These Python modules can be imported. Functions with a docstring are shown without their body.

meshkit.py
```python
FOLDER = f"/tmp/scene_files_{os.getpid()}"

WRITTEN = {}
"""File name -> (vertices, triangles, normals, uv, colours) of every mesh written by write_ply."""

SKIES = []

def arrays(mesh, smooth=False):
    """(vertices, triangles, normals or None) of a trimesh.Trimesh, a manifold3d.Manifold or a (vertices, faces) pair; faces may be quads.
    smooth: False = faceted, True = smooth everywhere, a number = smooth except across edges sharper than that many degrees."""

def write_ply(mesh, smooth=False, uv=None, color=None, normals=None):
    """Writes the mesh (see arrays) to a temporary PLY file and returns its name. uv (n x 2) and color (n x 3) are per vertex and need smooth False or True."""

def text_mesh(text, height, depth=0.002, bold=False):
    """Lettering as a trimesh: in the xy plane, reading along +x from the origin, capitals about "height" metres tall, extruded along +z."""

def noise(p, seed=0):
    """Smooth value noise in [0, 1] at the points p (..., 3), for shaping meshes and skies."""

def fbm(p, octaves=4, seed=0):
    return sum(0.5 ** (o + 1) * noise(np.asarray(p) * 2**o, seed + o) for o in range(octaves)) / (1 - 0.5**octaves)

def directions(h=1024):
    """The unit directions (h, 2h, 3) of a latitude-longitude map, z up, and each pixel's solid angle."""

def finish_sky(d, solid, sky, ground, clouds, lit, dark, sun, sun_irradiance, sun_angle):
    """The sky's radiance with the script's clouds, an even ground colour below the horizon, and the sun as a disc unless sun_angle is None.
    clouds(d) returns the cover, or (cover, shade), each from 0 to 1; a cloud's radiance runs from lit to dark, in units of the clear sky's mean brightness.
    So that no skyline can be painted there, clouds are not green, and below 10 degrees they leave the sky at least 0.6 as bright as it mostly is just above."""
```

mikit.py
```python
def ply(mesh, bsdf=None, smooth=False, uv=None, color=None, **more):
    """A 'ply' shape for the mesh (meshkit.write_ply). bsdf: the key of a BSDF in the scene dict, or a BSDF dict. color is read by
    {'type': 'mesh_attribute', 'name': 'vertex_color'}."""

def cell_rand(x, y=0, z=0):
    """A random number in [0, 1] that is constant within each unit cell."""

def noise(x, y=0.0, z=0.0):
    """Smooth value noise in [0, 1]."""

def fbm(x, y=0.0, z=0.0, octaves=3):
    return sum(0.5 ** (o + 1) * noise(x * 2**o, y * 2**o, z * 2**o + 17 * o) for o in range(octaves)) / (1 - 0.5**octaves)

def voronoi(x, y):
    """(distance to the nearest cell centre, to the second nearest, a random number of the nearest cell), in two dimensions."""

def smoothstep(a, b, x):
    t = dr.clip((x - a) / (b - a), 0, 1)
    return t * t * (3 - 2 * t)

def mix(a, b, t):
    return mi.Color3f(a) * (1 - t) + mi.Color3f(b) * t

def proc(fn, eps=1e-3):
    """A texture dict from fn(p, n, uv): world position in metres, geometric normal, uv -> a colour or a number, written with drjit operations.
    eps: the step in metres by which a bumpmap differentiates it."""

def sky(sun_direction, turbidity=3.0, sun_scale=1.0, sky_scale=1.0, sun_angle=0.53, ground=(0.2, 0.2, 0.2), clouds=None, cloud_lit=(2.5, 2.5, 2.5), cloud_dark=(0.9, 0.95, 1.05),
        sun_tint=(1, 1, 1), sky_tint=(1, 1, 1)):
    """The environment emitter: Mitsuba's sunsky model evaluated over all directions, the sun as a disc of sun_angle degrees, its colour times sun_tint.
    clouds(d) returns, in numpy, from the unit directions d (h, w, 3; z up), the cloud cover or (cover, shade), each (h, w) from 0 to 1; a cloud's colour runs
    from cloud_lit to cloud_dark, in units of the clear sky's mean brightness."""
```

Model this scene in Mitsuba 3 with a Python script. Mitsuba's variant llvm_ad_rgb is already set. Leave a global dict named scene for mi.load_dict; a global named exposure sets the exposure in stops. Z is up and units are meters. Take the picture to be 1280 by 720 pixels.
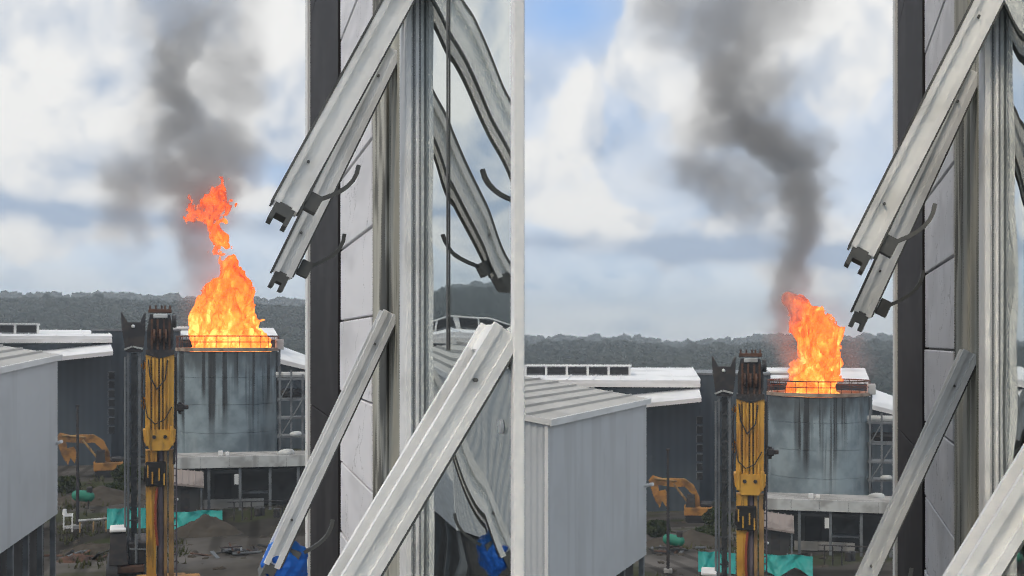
import math
import numpy as np, trimesh, manifold3d, drjit as dr, mitsuba as mi, mikit, meshkit
from mikit import proc, noise, fbm, smoothstep, mix
from shapely.geometry import Polygon, LineString

F, HORIZON = 1500.0, 427.0          # focal length and eye level in pixels of a 1280 x 720 frame
RNG = np.random.default_rng(7)
scene, labels = {}, {}
T4 = mi.ScalarTransform4f

# ------------------------------------------------------------------ camera, air, sky, exposure
HAZE = 0.00046
scene['haze_air'] = {'type': 'homogeneous', 'albedo': {'type': 'rgb', 'value': [0.84, 0.925, 0.995]}, 'sigma_t': HAZE}
scene['camera'] = {'type': 'perspective', 'fov': math.degrees(2 * math.atan(640 / F)), 'fov_axis': 'x', 'near_clip': 0.05, 'far_clip': 8000,
                   'principal_point_offset_y': (HORIZON - 360) / 720 * -1,
                   'to_world': T4().look_at(origin=[0, 0, 0], target=[0, 1, 0], up=[0, 0, 1]), 'medium': {'type': 'ref', 'id': 'haze_air'}}


def clouds(d):
    az = np.degrees(np.arctan2(d[..., 0], d[..., 1]))
    el = np.degrees(np.arcsin(np.clip(d[..., 2], -1, 1)))
    up = np.clip(el, 0, None)
    h = 14 * np.log1p(up / 5.0)                                # layers crowd together towards the horizon
    N = lambda a, b, s, o: meshkit.fbm(np.stack([az / a + s, h / b, 0 * az + s], -1), o, int(s * 10))  # noqa: E731
    wx, wy = N(6, 5, 2.1, 3) - 0.5, N(6, 5, 6.4, 3) - 0.5
    M = lambda a, b, s, o: meshkit.fbm(np.stack([(az + 3.2 * wx) / a + s, (h + 3.2 * wy) / b, 0 * az + s], -1), o, int(s * 10))  # noqa: E731
    body = 0.6 * M(7.5, 6.5, 3.3, 6) + 0.4 * M(3.6, 3.2, 8.1, 6)

    def spot(a, e, wa, we):
        return np.exp(-((az - a) / wa) ** 2 - ((el - e) / we) ** 2)
    low = np.exp(-(up / 4.0) ** 2)
    small = np.clip((M(2.6, 1.3, 4.7, 5) - 0.49) / 0.06, 0, 1) * np.exp(-((el - 2.9) / 1.0) ** 2)
    body = body + 0.20 * spot(-19, 11.5, 6, 4) + 0.13 * spot(5, 10.5, 4, 2.6) + 0.14 * spot(16, 13.5, 4, 3) + 0.10 * spot(-10, 10, 5, 3) + 0.11 * np.exp(-((el - 5.9 + 0.05 * az) / 0.9) ** 2)
    body = body - 0.34 * spot(2.6, 15.4, 2.8, 1.6) - 0.20 * spot(-21.5, 16.4, 3, 0.9) - 0.10 * low - 0.06 * spot(3, 7.8, 5, 1.2)
    body = body + 0.16 * (M(2.2, 1.6, 7.3, 6) - 0.5)
    t = np.clip((body - 0.385) / 0.13, 0, 1)
    puff = t * t * (3 - 2 * t)
    veil = 0.60 + 0.34 * np.clip(1.6 * M(11, 4.0, 5.5, 4) - 0.3, 0, 1)
    veil = veil * (1 - 0.85 * np.clip(spot(2.6, 15.4, 3.2, 1.7) + 0.6 * spot(-21.5, 16.4, 3, 0.9), 0, 1))
    streak = meshkit.fbm(np.stack([az / 9 + 1.5, h / 1.1, 0 * az + 4.4], -1), 4, 44)
    band = np.exp(-((el - 4.75 + 0.052 * az - 0.5 * wy - 0.4 * wx) / 0.55) ** 2) * np.clip(3.6 * N(9, 9, 9.7, 3) - 0.8, 0, 1)
    cover = np.clip(np.maximum(puff, veil) + 0.6 * band, 0, 1)
    puff = np.maximum(puff, 0.85 * small)
    lump = M(1.9, 1.9, 1.7, 5)
    shade = (0.56 + 0.9 * (0.5 - lump) - 0.34 * low) * (1 - puff) + puff * (0.05 + 2.9 * np.clip(0.56 - lump, 0, 1) + 1.1 * np.clip(0.56 - body, 0, 1)) + 0.95 * band + 0.5 * low * np.clip(streak - 0.42, 0, 1) * (1 - puff)
    return cover, np.clip(shade, 0, 1)


scene['sky'] = mikit.sky((-0.45, -0.55, 0.72), turbidity=3, sun_scale=0.16, sun_angle=14, clouds=clouds,
                         cloud_lit=(2.12, 2.10, 2.04), cloud_dark=(0.88, 1.10, 1.44), sky_tint=(0.94, 1.0, 1.08))
exposure = 2.3


# ------------------------------------------------------------------ materials
def pr(base, rough=0.6, metal=0.0, **kw):
    b = base if isinstance(base, dict) else {'type': 'rgb', 'value': list(base)}
    return {'type': 'twosided', 'bsdf': {'type': 'principled', 'base_color': b, 'roughness': rough, 'metallic': metal, 'specular': kw.get('spec', 0.4)}}


def worn(col, dirt, scale=1.0, amount=0.5, streak=0.0):
    """A base colour with blotchy grime, and runs that follow the height where streak is given."""
    def fn(p, n, uv):
        a = fbm(p.x * scale, p.y * scale, p.z * scale, 4)
        v = smoothstep(0.42, 0.75, a) * amount
        if streak:
            b = fbm(p.x * streak + p.y * streak, 3.1, p.z * streak * 0.06, 3)
            v = dr.maximum(v, smoothstep(0.5, 0.72, b) * amount)
        return mix(col, dirt, v)
    return proc(fn)


def tank_colour(p, n, uv):
    h = smoothstep(-12.0, -1.0, p.z + 0.0367 * 122 * smoothstep(0, 5, p.x))
    u = p.x * 1.0 + p.y * 0.35
    run = fbm(u * 1.7, 7.7, p.z * 0.03, 3)
    run2 = fbm(u * 4.5, 1.2, p.z * 0.07, 3)
    stop = noise(u * 1.3, 4.0) * 0.85
    a = smoothstep(0.47, 0.64, run) * smoothstep(stop - 0.25, stop + 0.3, h)
    b = smoothstep(0.50, 0.66, run2) * smoothstep(stop - 0.1, stop + 0.5, h)
    soot = smoothstep(0.86, 1.03, h + 0.22 * (fbm(u * 1.4, 3.3, p.z * 0.3, 4) - 0.5))
    blot = fbm(p.x * 0.55, p.y * 0.55, p.z * 0.5, 5)
    c = mix((0.27, 0.34, 0.37), (0.155, 0.20, 0.225), smoothstep(0.3, 0.7, blot))
    pale = smoothstep(0.5, 0.75, fbm(u * 0.9, 2.2, p.z * 0.16, 4)) * 0.45
    c = c * (1 - pale) + mi.Color3f(0.37, 0.43, 0.44) * pale
    d = dr.minimum(dr.maximum(a * 0.88 + b * 0.5, soot * 0.75), 0.95)
    return c * (1 - d) + mi.Color3f(0.016, 0.018, 0.02) * d


def soil_colour(p, n, uv):
    a, b = fbm(p.x * 0.07, p.y * 0.07, 0, 4), fbm(p.x * 0.5, p.y * 0.33, 1, 4)
    c = mix((0.078, 0.073, 0.066), (0.135, 0.127, 0.118), smoothstep(0.35, 0.7, a))
    c = c * (0.6 + 0.8 * b)
    g = smoothstep(0.52, 0.66, fbm(p.x * 0.13 + 40, p.y * 0.13, 5, 4))
    w = smoothstep(0.5, 0.62, fbm(p.x * 0.05 + 9, p.y * 0.16, 7, 4))
    c = c * (1 - 0.45 * w)
    r = dr.abs(dr.sin((p.x + 2.5 * noise(p.y * 0.04, 3.0)) * 1.1 + 0.22 * p.y))
    c = c * (1 - 0.4 * smoothstep(0.8, 1.0, r) * smoothstep(0.4, 0.6, noise(p.x * 0.1, p.y * 0.05, 2)))
    return c * (1 - g * 0.7) + mi.Color3f(0.050, 0.060, 0.026) * g * 0.7


def hill_colour(p, n, uv):
    a = fbm(p.x * 0.012, p.y * 0.012, 0, 4)
    return mix((0.010, 0.018, 0.015), (0.024, 0.032, 0.024), smoothstep(0.35, 0.7, a))


def crown_colour(p, n, uv):
    a, b = fbm(p.x * 0.013, p.y * 0.013, 3, 3), fbm(p.x * 0.25, p.y * 0.25, p.z * 0.25, 2)
    return mix((0.010, 0.019, 0.016), (0.024, 0.033, 0.026), smoothstep(0.32, 0.66, a * 0.75 + b * 0.25))


def tile_colour(p, n, uv):
    a = fbm(p.x * 3 + p.y * 2, p.z * 5, 2, 4)
    v = dr.abs(fbm(p.x * 4 + p.y * 4 + p.z * 1.2, p.z * 3, 9, 4) - 0.5)
    c = mix((0.72, 0.72, 0.745), (0.58, 0.58, 0.60), smoothstep(0.35, 0.7, a))
    crack = 1 - smoothstep(0.0, 0.006, v)
    return c * (1 - crack * 0.35)


def jamb_colour(p, n, uv):
    u = p.x * 9 + p.y * 7
    a = fbm(u, p.z * 0.8, 2, 4)
    s = smoothstep(0.6, 0.75, fbm(u * 1.2, p.z * 1.6, 6, 4))
    c = mix((0.44, 0.44, 0.395), (0.30, 0.30, 0.26), smoothstep(0.35, 0.65, a))
    return c * (1 - s * 0.75)


def alu_colour(p, n, uv):
    a = fbm(p.x * 7, p.y * 7, p.z * 9, 4)
    s = smoothstep(0.56, 0.8, fbm(p.x * 40, p.y * 40, p.z * 40, 3))
    return mix((0.74, 0.755, 0.76), (0.60, 0.61, 0.605), smoothstep(0.4, 0.8, a)) * (1 - 0.06 * s)


def yellow_colour(p, n, uv):
    a = fbm(p.x * 1.2, p.y * 1.2, p.z * 0.7, 4)
    s = smoothstep(0.55, 0.72, fbm(p.x * 5, p.y * 5, p.z * 0.5, 4))
    c = mix((0.62, 0.345, 0.052), (0.50, 0.25, 0.04), smoothstep(0.4, 0.7, a))
    return c * (1 - s * 0.6) + mi.Color3f(0.07, 0.045, 0.03) * s * 0.6


def slate_colour(p, n, uv):
    u = p.x * 0.97 + p.y * 0.25
    a = fbm(u * 0.15, p.z * 0.12, 3, 4)
    r = 0.5 + 0.5 * dr.sin(u * 2 * math.pi / 0.9)
    return mix((0.042, 0.062, 0.080), (0.060, 0.080, 0.098), a) * (0.92 + 0.12 * r)


def tarp_colour(p, n, uv):
    a = fbm(p.x * 1.4, p.y * 1.4, p.z * 1.4, 3)
    return mix((0.018, 0.27, 0.25), (0.03, 0.38, 0.34), a)


scene['mat_aluminium'] = pr(proc(alu_colour), 0.42, 0.0, spec=0.55)
scene['mat_alu_dark'] = pr(worn((0.10, 0.105, 0.105), (0.04, 0.04, 0.04), 8, 0.7), 0.5)
scene['mat_rubber'] = pr((0.014, 0.014, 0.015), 0.6)
scene['mat_tile'] = pr(proc(tile_colour), 0.45)
scene['mat_jamb'] = pr(proc(jamb_colour), 0.8)
scene['mat_dark_panel'] = pr(worn((0.021, 0.020, 0.022), (0.045, 0.043, 0.045), 2.5, 0.5), 0.6, spec=0.2)
scene['mat_concrete'] = pr(worn((0.30, 0.30, 0.29), (0.14, 0.14, 0.13), 0.6, 0.7, 2), 0.85)
scene['mat_glass_wall'] = {'type': 'bumpmap', 'scale': 1.0, 'texture': proc(lambda p, n, uv: 0.010 * fbm(p.x * 2.6 + p.y * 2.2, p.z * 3.2, 4, 2), 2e-3),
                           'bsdf': {'type': 'conductor', 'specular_reflectance': {'type': 'rgb', 'value': [0.74, 0.77, 0.76]}}}
scene['mat_pane'] = {'type': 'thindielectric', 'int_ior': 1.5}
scene['mat_shed_wall'] = pr(worn((0.50, 0.525, 0.54), (0.39, 0.405, 0.41), 0.3, 0.45, 1.1), 0.5)
scene['mat_shed_roof'] = pr(worn((0.40, 0.395, 0.37), (0.29, 0.285, 0.265), 0.5, 0.7), 0.55)
scene['mat_shed_base'] = pr(worn((0.055, 0.055, 0.055), (0.03, 0.03, 0.03), 0.8, 0.7), 0.8)
scene['mat_white_trim'] = pr(worn((0.70, 0.71, 0.70), (0.5, 0.5, 0.48), 0.4, 0.5), 0.5)
scene['mat_white_paint'] = pr((0.80, 0.81, 0.81), 0.45)
scene['mat_white_roof'] = pr(worn((0.72, 0.74, 0.75), (0.52, 0.53, 0.53), 0.25, 0.6), 0.5)
scene['mat_slate'] = pr(proc(slate_colour), 0.6)
scene['mat_louvre'] = pr((0.012, 0.013, 0.015), 0.7)
scene['mat_yellow'] = pr(proc(yellow_colour), 0.45, spec=0.5)
scene['mat_yellow_dirty'] = pr(worn((0.40, 0.19, 0.045), (0.13, 0.07, 0.03), 1.1, 0.9), 0.6)
scene['mat_tan'] = pr(worn((0.38, 0.24, 0.10), (0.16, 0.10, 0.05), 0.8, 0.8, 3), 0.55)
scene['mat_violet_steel'] = pr(worn((0.16, 0.14, 0.17), (0.07, 0.06, 0.07), 0.9, 0.8), 0.5)
scene['mat_red_hose'] = pr((0.30, 0.06, 0.03), 0.6)
scene['mat_iron'] = pr(worn((0.028, 0.028, 0.031), (0.065, 0.05, 0.04), 2.0, 0.6), 0.55)
scene['mat_dark_steel'] = pr(worn((0.055, 0.062, 0.068), (0.03, 0.032, 0.035), 1.5, 0.7), 0.5)
scene['mat_rim'] = pr(worn((0.34, 0.27, 0.21), (0.14, 0.085, 0.06), 1.2, 0.8), 0.7)
scene['mat_rust'] = pr(worn((0.11, 0.055, 0.035), (0.04, 0.03, 0.028), 2.4, 0.8), 0.8)
scene['mat_grey_steel'] = pr(worn((0.15, 0.165, 0.175), (0.07, 0.075, 0.08), 1.2, 0.8), 0.5)
scene['mat_tank'] = pr(proc(tank_colour), 0.55)
scene['mat_shelter'] = pr(worn((0.05, 0.052, 0.052), (0.025, 0.025, 0.025), 0.5, 0.7), 0.85)
scene['mat_fascia'] = pr(worn((0.50, 0.52, 0.51), (0.24, 0.24, 0.23), 0.7, 0.75, 1.2), 0.6)
scene['mat_hut_roof'] = pr(worn((0.27, 0.235, 0.215), (0.15, 0.13, 0.12), 0.8, 0.7), 0.75)
scene['mat_teal'] = pr(proc(tarp_colour), 0.5, spec=0.4)
scene['mat_green'] = pr((0.02, 0.20, 0.13), 0.5)
scene['mat_blue'] = pr(worn((0.012, 0.12, 0.52), (0.05, 0.26, 0.68), 9, 0.7), 0.38, spec=0.5)
scene['mat_soil'] = {'type': 'bumpmap', 'scale': 1.0, 'texture': proc(lambda p, n, uv: 0.16 * fbm(p.x * 0.9, p.y * 0.9, 0, 4), 0.05),
                     'bsdf': {'type': 'diffuse', 'reflectance': proc(soil_colour)}}
scene['mat_mound'] = {'type': 'twosided', 'bsdf': {'type': 'diffuse', 'reflectance': proc(lambda p, n, uv: mix((0.055, 0.046, 0.038), (0.10, 0.09, 0.075), fbm(p.x * 1.5, p.y * 1.5, p.z * 1.5, 4)))}}
scene['mat_weed'] = {'type': 'twosided', 'bsdf': {'type': 'diffuse', 'reflectance': proc(lambda p, n, uv: mix((0.045, 0.055, 0.022), (0.10, 0.10, 0.045), noise(p.x * 0.8, p.y * 0.8)))}}
scene['mat_hill'] = {'type': 'diffuse', 'reflectance': proc(hill_colour)}
scene['mat_crown'] = {'type': 'twosided', 'bsdf': {'type': 'diffuse', 'reflectance': proc(crown_colour)}}
scene['mat_smoke_box'] = {'type': 'null'}


# ------------------------------------------------------------------ helpers
def numbered(k):
    if k not in USED:
        USED.add(k)
        return k
    i = 1
    while f'{k}_{i:03d}' in USED:
        i += 1
    USED.add(f'{k}_{i:03d}')
    return f'{k}_{i:03d}'


USED = set()


def mesh(v, f):
    v, f = np.asarray(v, float), np.asarray(f, int)
    if f.shape[1] == 4:
        f = np.vstack([f[:, [0, 1, 2]], f[:, [0, 2, 3]]])
    return trimesh.Trimesh(v, f, process=False)


def cat(*ms):
    ms = [m for x in ms for m in (x if isinstance(x, (list, tuple)) else [x])]
    return trimesh.util.concatenate(ms)


def box(x0, x1, y0, y1, z0, z1, c=0.0):
    """A box between limits, its edges chamfered by c."""
    x0, x1, y0, y1, z0, z1 = min(x0, x1), max(x0, x1), min(y0, y1), max(y0, y1), min(z0, z1), max(z0, z1)
    if c <= 0:
        b = trimesh.creation.box([x1 - x0, y1 - y0, z1 - z0])
        b.apply_translation([(x0 + x1) / 2, (y0 + y1) / 2, (z0 + z1) / 2])
        return b
    pts = []
    for i in range(3):
        e = [c, c, c]
        e[i] = 0
        for x in (x0 + e[0], x1 - e[0]):
            for y in (y0 + e[1], y1 - e[1]):
                for z in (z0 + e[2], z1 - e[2]):
                    pts.append([x, y, z])
    return man(manifold3d.Manifold.hull_points(np.array(pts)))


def man(m):
    m = m.to_mesh()
    return trimesh.Trimesh(m.vert_properties[:, :3], m.tri_verts, process=False)


def hull(pts):
    return man(manifold3d.Manifold.hull_points(np.asarray(pts, float)))


def tube(p0, p1, r, n=8, r1=None):
    p0, p1 = np.asarray(p0, float), np.asarray(p1, float)
    z = (p1 - p0) / np.linalg.norm(p1 - p0)
    x = np.cross(z, [0, 0, 1] if abs(z[2]) < 0.9 else [1, 0, 0])
    x /= np.linalg.norm(x)
    y = np.cross(z, x)
    a = np.arange(n) / n * 2 * np.pi
    ring = np.cos(a)[:, None] * x + np.sin(a)[:, None] * y
    r1 = r if r1 is None else r1
    v = np.vstack([p0 + ring * r, p1 + ring * r1, [p0], [p1]])
    i = np.arange(n)
    j = (i + 1) % n
    f = np.vstack([np.stack([i, j, j + n], 1), np.stack([i, j + n, i + n], 1), np.stack([j, i, i * 0 + 2 * n], 1), np.stack([i + n, j + n, i * 0 + 2 * n + 1], 1)])
    return trimesh.Trimesh(v, f, process=False)


def polytube(pts, r, n=8):
    return cat(*[tube(a, b, r, n) for a, b in zip(pts[:-1], pts[1:])], *[ball(p, r * 1.02) for p in pts[1:-1]])


def ball(c, r, sub=1):
    b = trimesh.creation.icosphere(subdivisions=sub, radius=r)
    b.apply_translation(c)
    return b


def bar(p0, p1, wx, wy, up=(0, 1, 0)):
    """A square bar from p0 to p1, wx across and wy along the direction up."""
    p0, p1, up = np.asarray(p0, float), np.asarray(p1, float), np.asarray(up, float)
    z = (p1 - p0) / np.linalg.norm(p1 - p0)
    y = up - z * (up @ z)
    y /= np.linalg.norm(y)
    x = np.cross(y, z)
    pts = [p + sx * wx / 2 * x + sy * wy / 2 * y for p in (p0, p1) for sx in (-1, 1) for sy in (-1, 1)]
    return hull(pts)


def prism(poly, y0, y1):
    """A polygon in x, z drawn out along y."""
    m = trimesh.creation.extrude_polygon(Polygon(poly), y1 - y0, engine='earcut')
    v = m.vertices
    m.vertices = np.stack([v[:, 0], y1 - v[:, 2], v[:, 1]], 1)
    m.fix_normals()
    return m


def lathe(profile, n=64):
    """A closed ring of revolution about z from (r, z) points."""
    p = np.asarray(profile, float)
    a = np.arange(n) / n * 2 * np.pi
    v = np.stack([p[None, :, 0] * np.cos(a)[:, None], p[None, :, 0] * np.sin(a)[:, None], np.broadcast_to(p[None, :, 1], (n, len(p)))], -1).reshape(-1, 3)
    k, f = len(p), []
    for i in range(n):
        for j in range(k):
            a0, b0, c0, d0 = i * k + j, ((i + 1) % n) * k + j, ((i + 1) % n) * k + (j + 1) % k, i * k + (j + 1) % k
            f += [[a0, b0, c0], [a0, c0, d0]]
    m = trimesh.Trimesh(v, f, process=False)
    m.fix_normals()
    return m


class Model:
    """Parts in metres about a local origin, made once and placed as often as needed."""

    def __init__(self):
        self.parts, self.used = [], {}

    def add(self, path, m, mat, smooth=False):
        k, i = path, 1
        while k in self.used:
            k = f'{path}_{i:03d}'
            i += 1
        self.used[k] = 1
        self.parts.append((k, mikit.ply(m, mat, smooth=smooth)))
        return k

    def place(self, name, label, category, M, group=None, part_labels=None):
        key = numbered(name)
        for k, d in self.parts:
            scene[f'{key}__{k}' if k else key] = {**d, 'to_world': T4(M.tolist())}
        labels[key] = {'label': label, 'category': category, **({'group': group} if group else {})}
        for k, t in (part_labels or {}).items():
            labels[f'{key}__{k}'] = {'label': t}
        return key


def single(name, m, mat, M=np.eye(4), smooth=False, **lab):
    key = numbered(name)
    scene[key] = {**mikit.ply(m, mat, smooth=smooth), 'to_world': T4(np.asarray(M).tolist())}
    labels[key] = lab
    return key


SHIFT = {'L': (0.0, 0.0), 'R': (738.0, 55.0)}          # the second yard lies to the right and its ground falls away from the eye


def W(px, py, Y):
    return np.array([(px - 640) / F * Y, Y, -(py - HORIZON) / F * Y])


def frame(side, px, py, Y, yaw=0.0):
    p = W(px + SHIFT[side][0], py + SHIFT[side][1], Y)
    a = -math.atan2(p[0], p[1]) + yaw
    M = np.eye(4)
    M[:2, :2] = [[math.cos(a), -math.sin(a)], [math.sin(a), math.cos(a)]]
    M[:3, 3] = p
    return M


EYE = 15.6


def ground_z(x, y):
    q = np.arctan2(x, y)
    t = np.clip((q + 0.147) / 0.147, 0, 1)
    t = t * t * (3 - 2 * t)
    return -EYE - (55 / F) * np.clip(y, 0, 170) * t


# ------------------------------------------------------------------ the ground, hills and forest
az = np.radians(np.linspace(-75, 75, 190))
rr = np.concatenate([np.linspace(-2, 0, 2), np.geomspace(4, 620, 150)])
A, R = np.meshgrid(az, rr[1:], indexing='ij')
gx, gy = R * np.sin(A), R * np.cos(A)
gz = ground_z(gx, gy) + 0.5 * (meshkit.fbm(np.stack([gx * 0.12, gy * 0.12, 0 * gx], -1), 4, 3) - 0.5) * np.clip(R / 60, 0, 1)


def grid_faces(n, m):
    i, j = np.meshgrid(np.arange(n - 1), np.arange(m - 1), indexing='ij')
    a = (i * m + j).ravel()
    return np.stack([a, a + 1, a + m + 1, a + m], 1)


gm = mesh(np.stack([gx, gy, gz], -1).reshape(-1, 3), grid_faces(*gx.shape)[:, ::-1])
if gm.face_normals[:, 2].mean() < 0:
    gm.invert()
single('ground', gm, 'mat_soil', smooth=True, kind='structure', label='dark muddy industrial yard of bare soil and gravel')


def hill_top(a):
    """The skyline's height over the eye, as a slope, along the compass."""
    q = np.tan(a) * F + 640
    t = np.clip((q - 400) / 250, 0, 1)
    t = t * t * (3 - 2 * t)
    wob = meshkit.fbm(np.stack([q / 130, 0 * q, 0 * q], -1), 3, 9) - 0.5
    return ((51 * (1 - t) + -1.0 * t) + wob * 20) / F


ha, hr = np.radians(np.linspace(-62, 62, 260)), np.linspace(430, 2100, 64)
A, R = np.meshgrid(ha, hr, indexing='ij')
hx, hy = R * np.sin(A), R * np.cos(A)


def hill_z(x, y):
    r, a = np.hypot(x, y), np.arctan2(x, y)
    s = np.clip((r - 430) / 520, 0, 1)
    s = s * s * (3 - 2 * s)
    top = hill_top(a) * r
    base = ground_z(x, y) - 0.6
    rough = 10 * (meshkit.fbm(np.stack([x / 150, y / 150, 0 * x], -1), 3, 4) - 0.5) * np.clip(r / 500 - 0.85, 0, 1)
    dip = 16.0 * np.exp(-((r - 1330) / 190) ** 2) + np.clip((r - 1750) / 350, 0, 1) * 8 - 4.5 * r / F * np.clip((r - 1330) / 300, 0, 1) * (1 + 1.5 * (meshkit.fbm(np.stack([a * 14, 0 * a, 0 * a], -1), 3, 31) - 0.5))
    return base * (1 - s) + (top - 5.0 - dip) * s + rough * np.clip(1.15 - s, 0.15, 1)


hz = hill_z(hx, hy)
hm = mesh(np.stack([hx, hy, hz], -1).reshape(-1, 3), grid_faces(*hx.shape))
if hm.face_normals[:, 2].mean() < 0:
    hm.invert()
single('hills', hm, 'mat_hill', smooth=True, kind='structure', label='low hazy wooded hills along the skyline')

ico = trimesh.creation.icosphere(subdivisions=1)
crowns = []
for k in range(9500):
    a = math.radians(RNG.uniform(-42, 31))
    r = 520 + 560 * RNG.random() ** 0.75 if k < 8200 else RNG.uniform(1560, 1760)
    x, y = r * math.sin(a), r * math.cos(a)
    s = RNG.uniform(2.0, 4.3) * (1.5 if RNG.random() < 0.05 else 1) * (1.5 if r > 1500 else 1)
    v = ico.vertices * (1 + 0.2 * RNG.standard_normal((len(ico.vertices), 1)))
    v = v * [s, s, s * RNG.uniform(0.55, 0.95)] + [x, y, 0]
    crowns.append((v, s))
zz = hill_z(np.array([v[:, 0].mean() for v, s in crowns]), np.array([v[:, 1].mean() for v, s in crowns]))
fv = np.vstack([v + [0, 0, z + s * 0.35] for (v, s), z in zip(crowns, zz)])
ff = np.vstack([ico.faces + i * len(ico.vertices) for i in range(len(crowns))])
single('forest', trimesh.Trimesh(fv, ff, process=False), 'mat_crown', smooth=False, kind='stuff', label='dense dark green forest covering the far hills')


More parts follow.
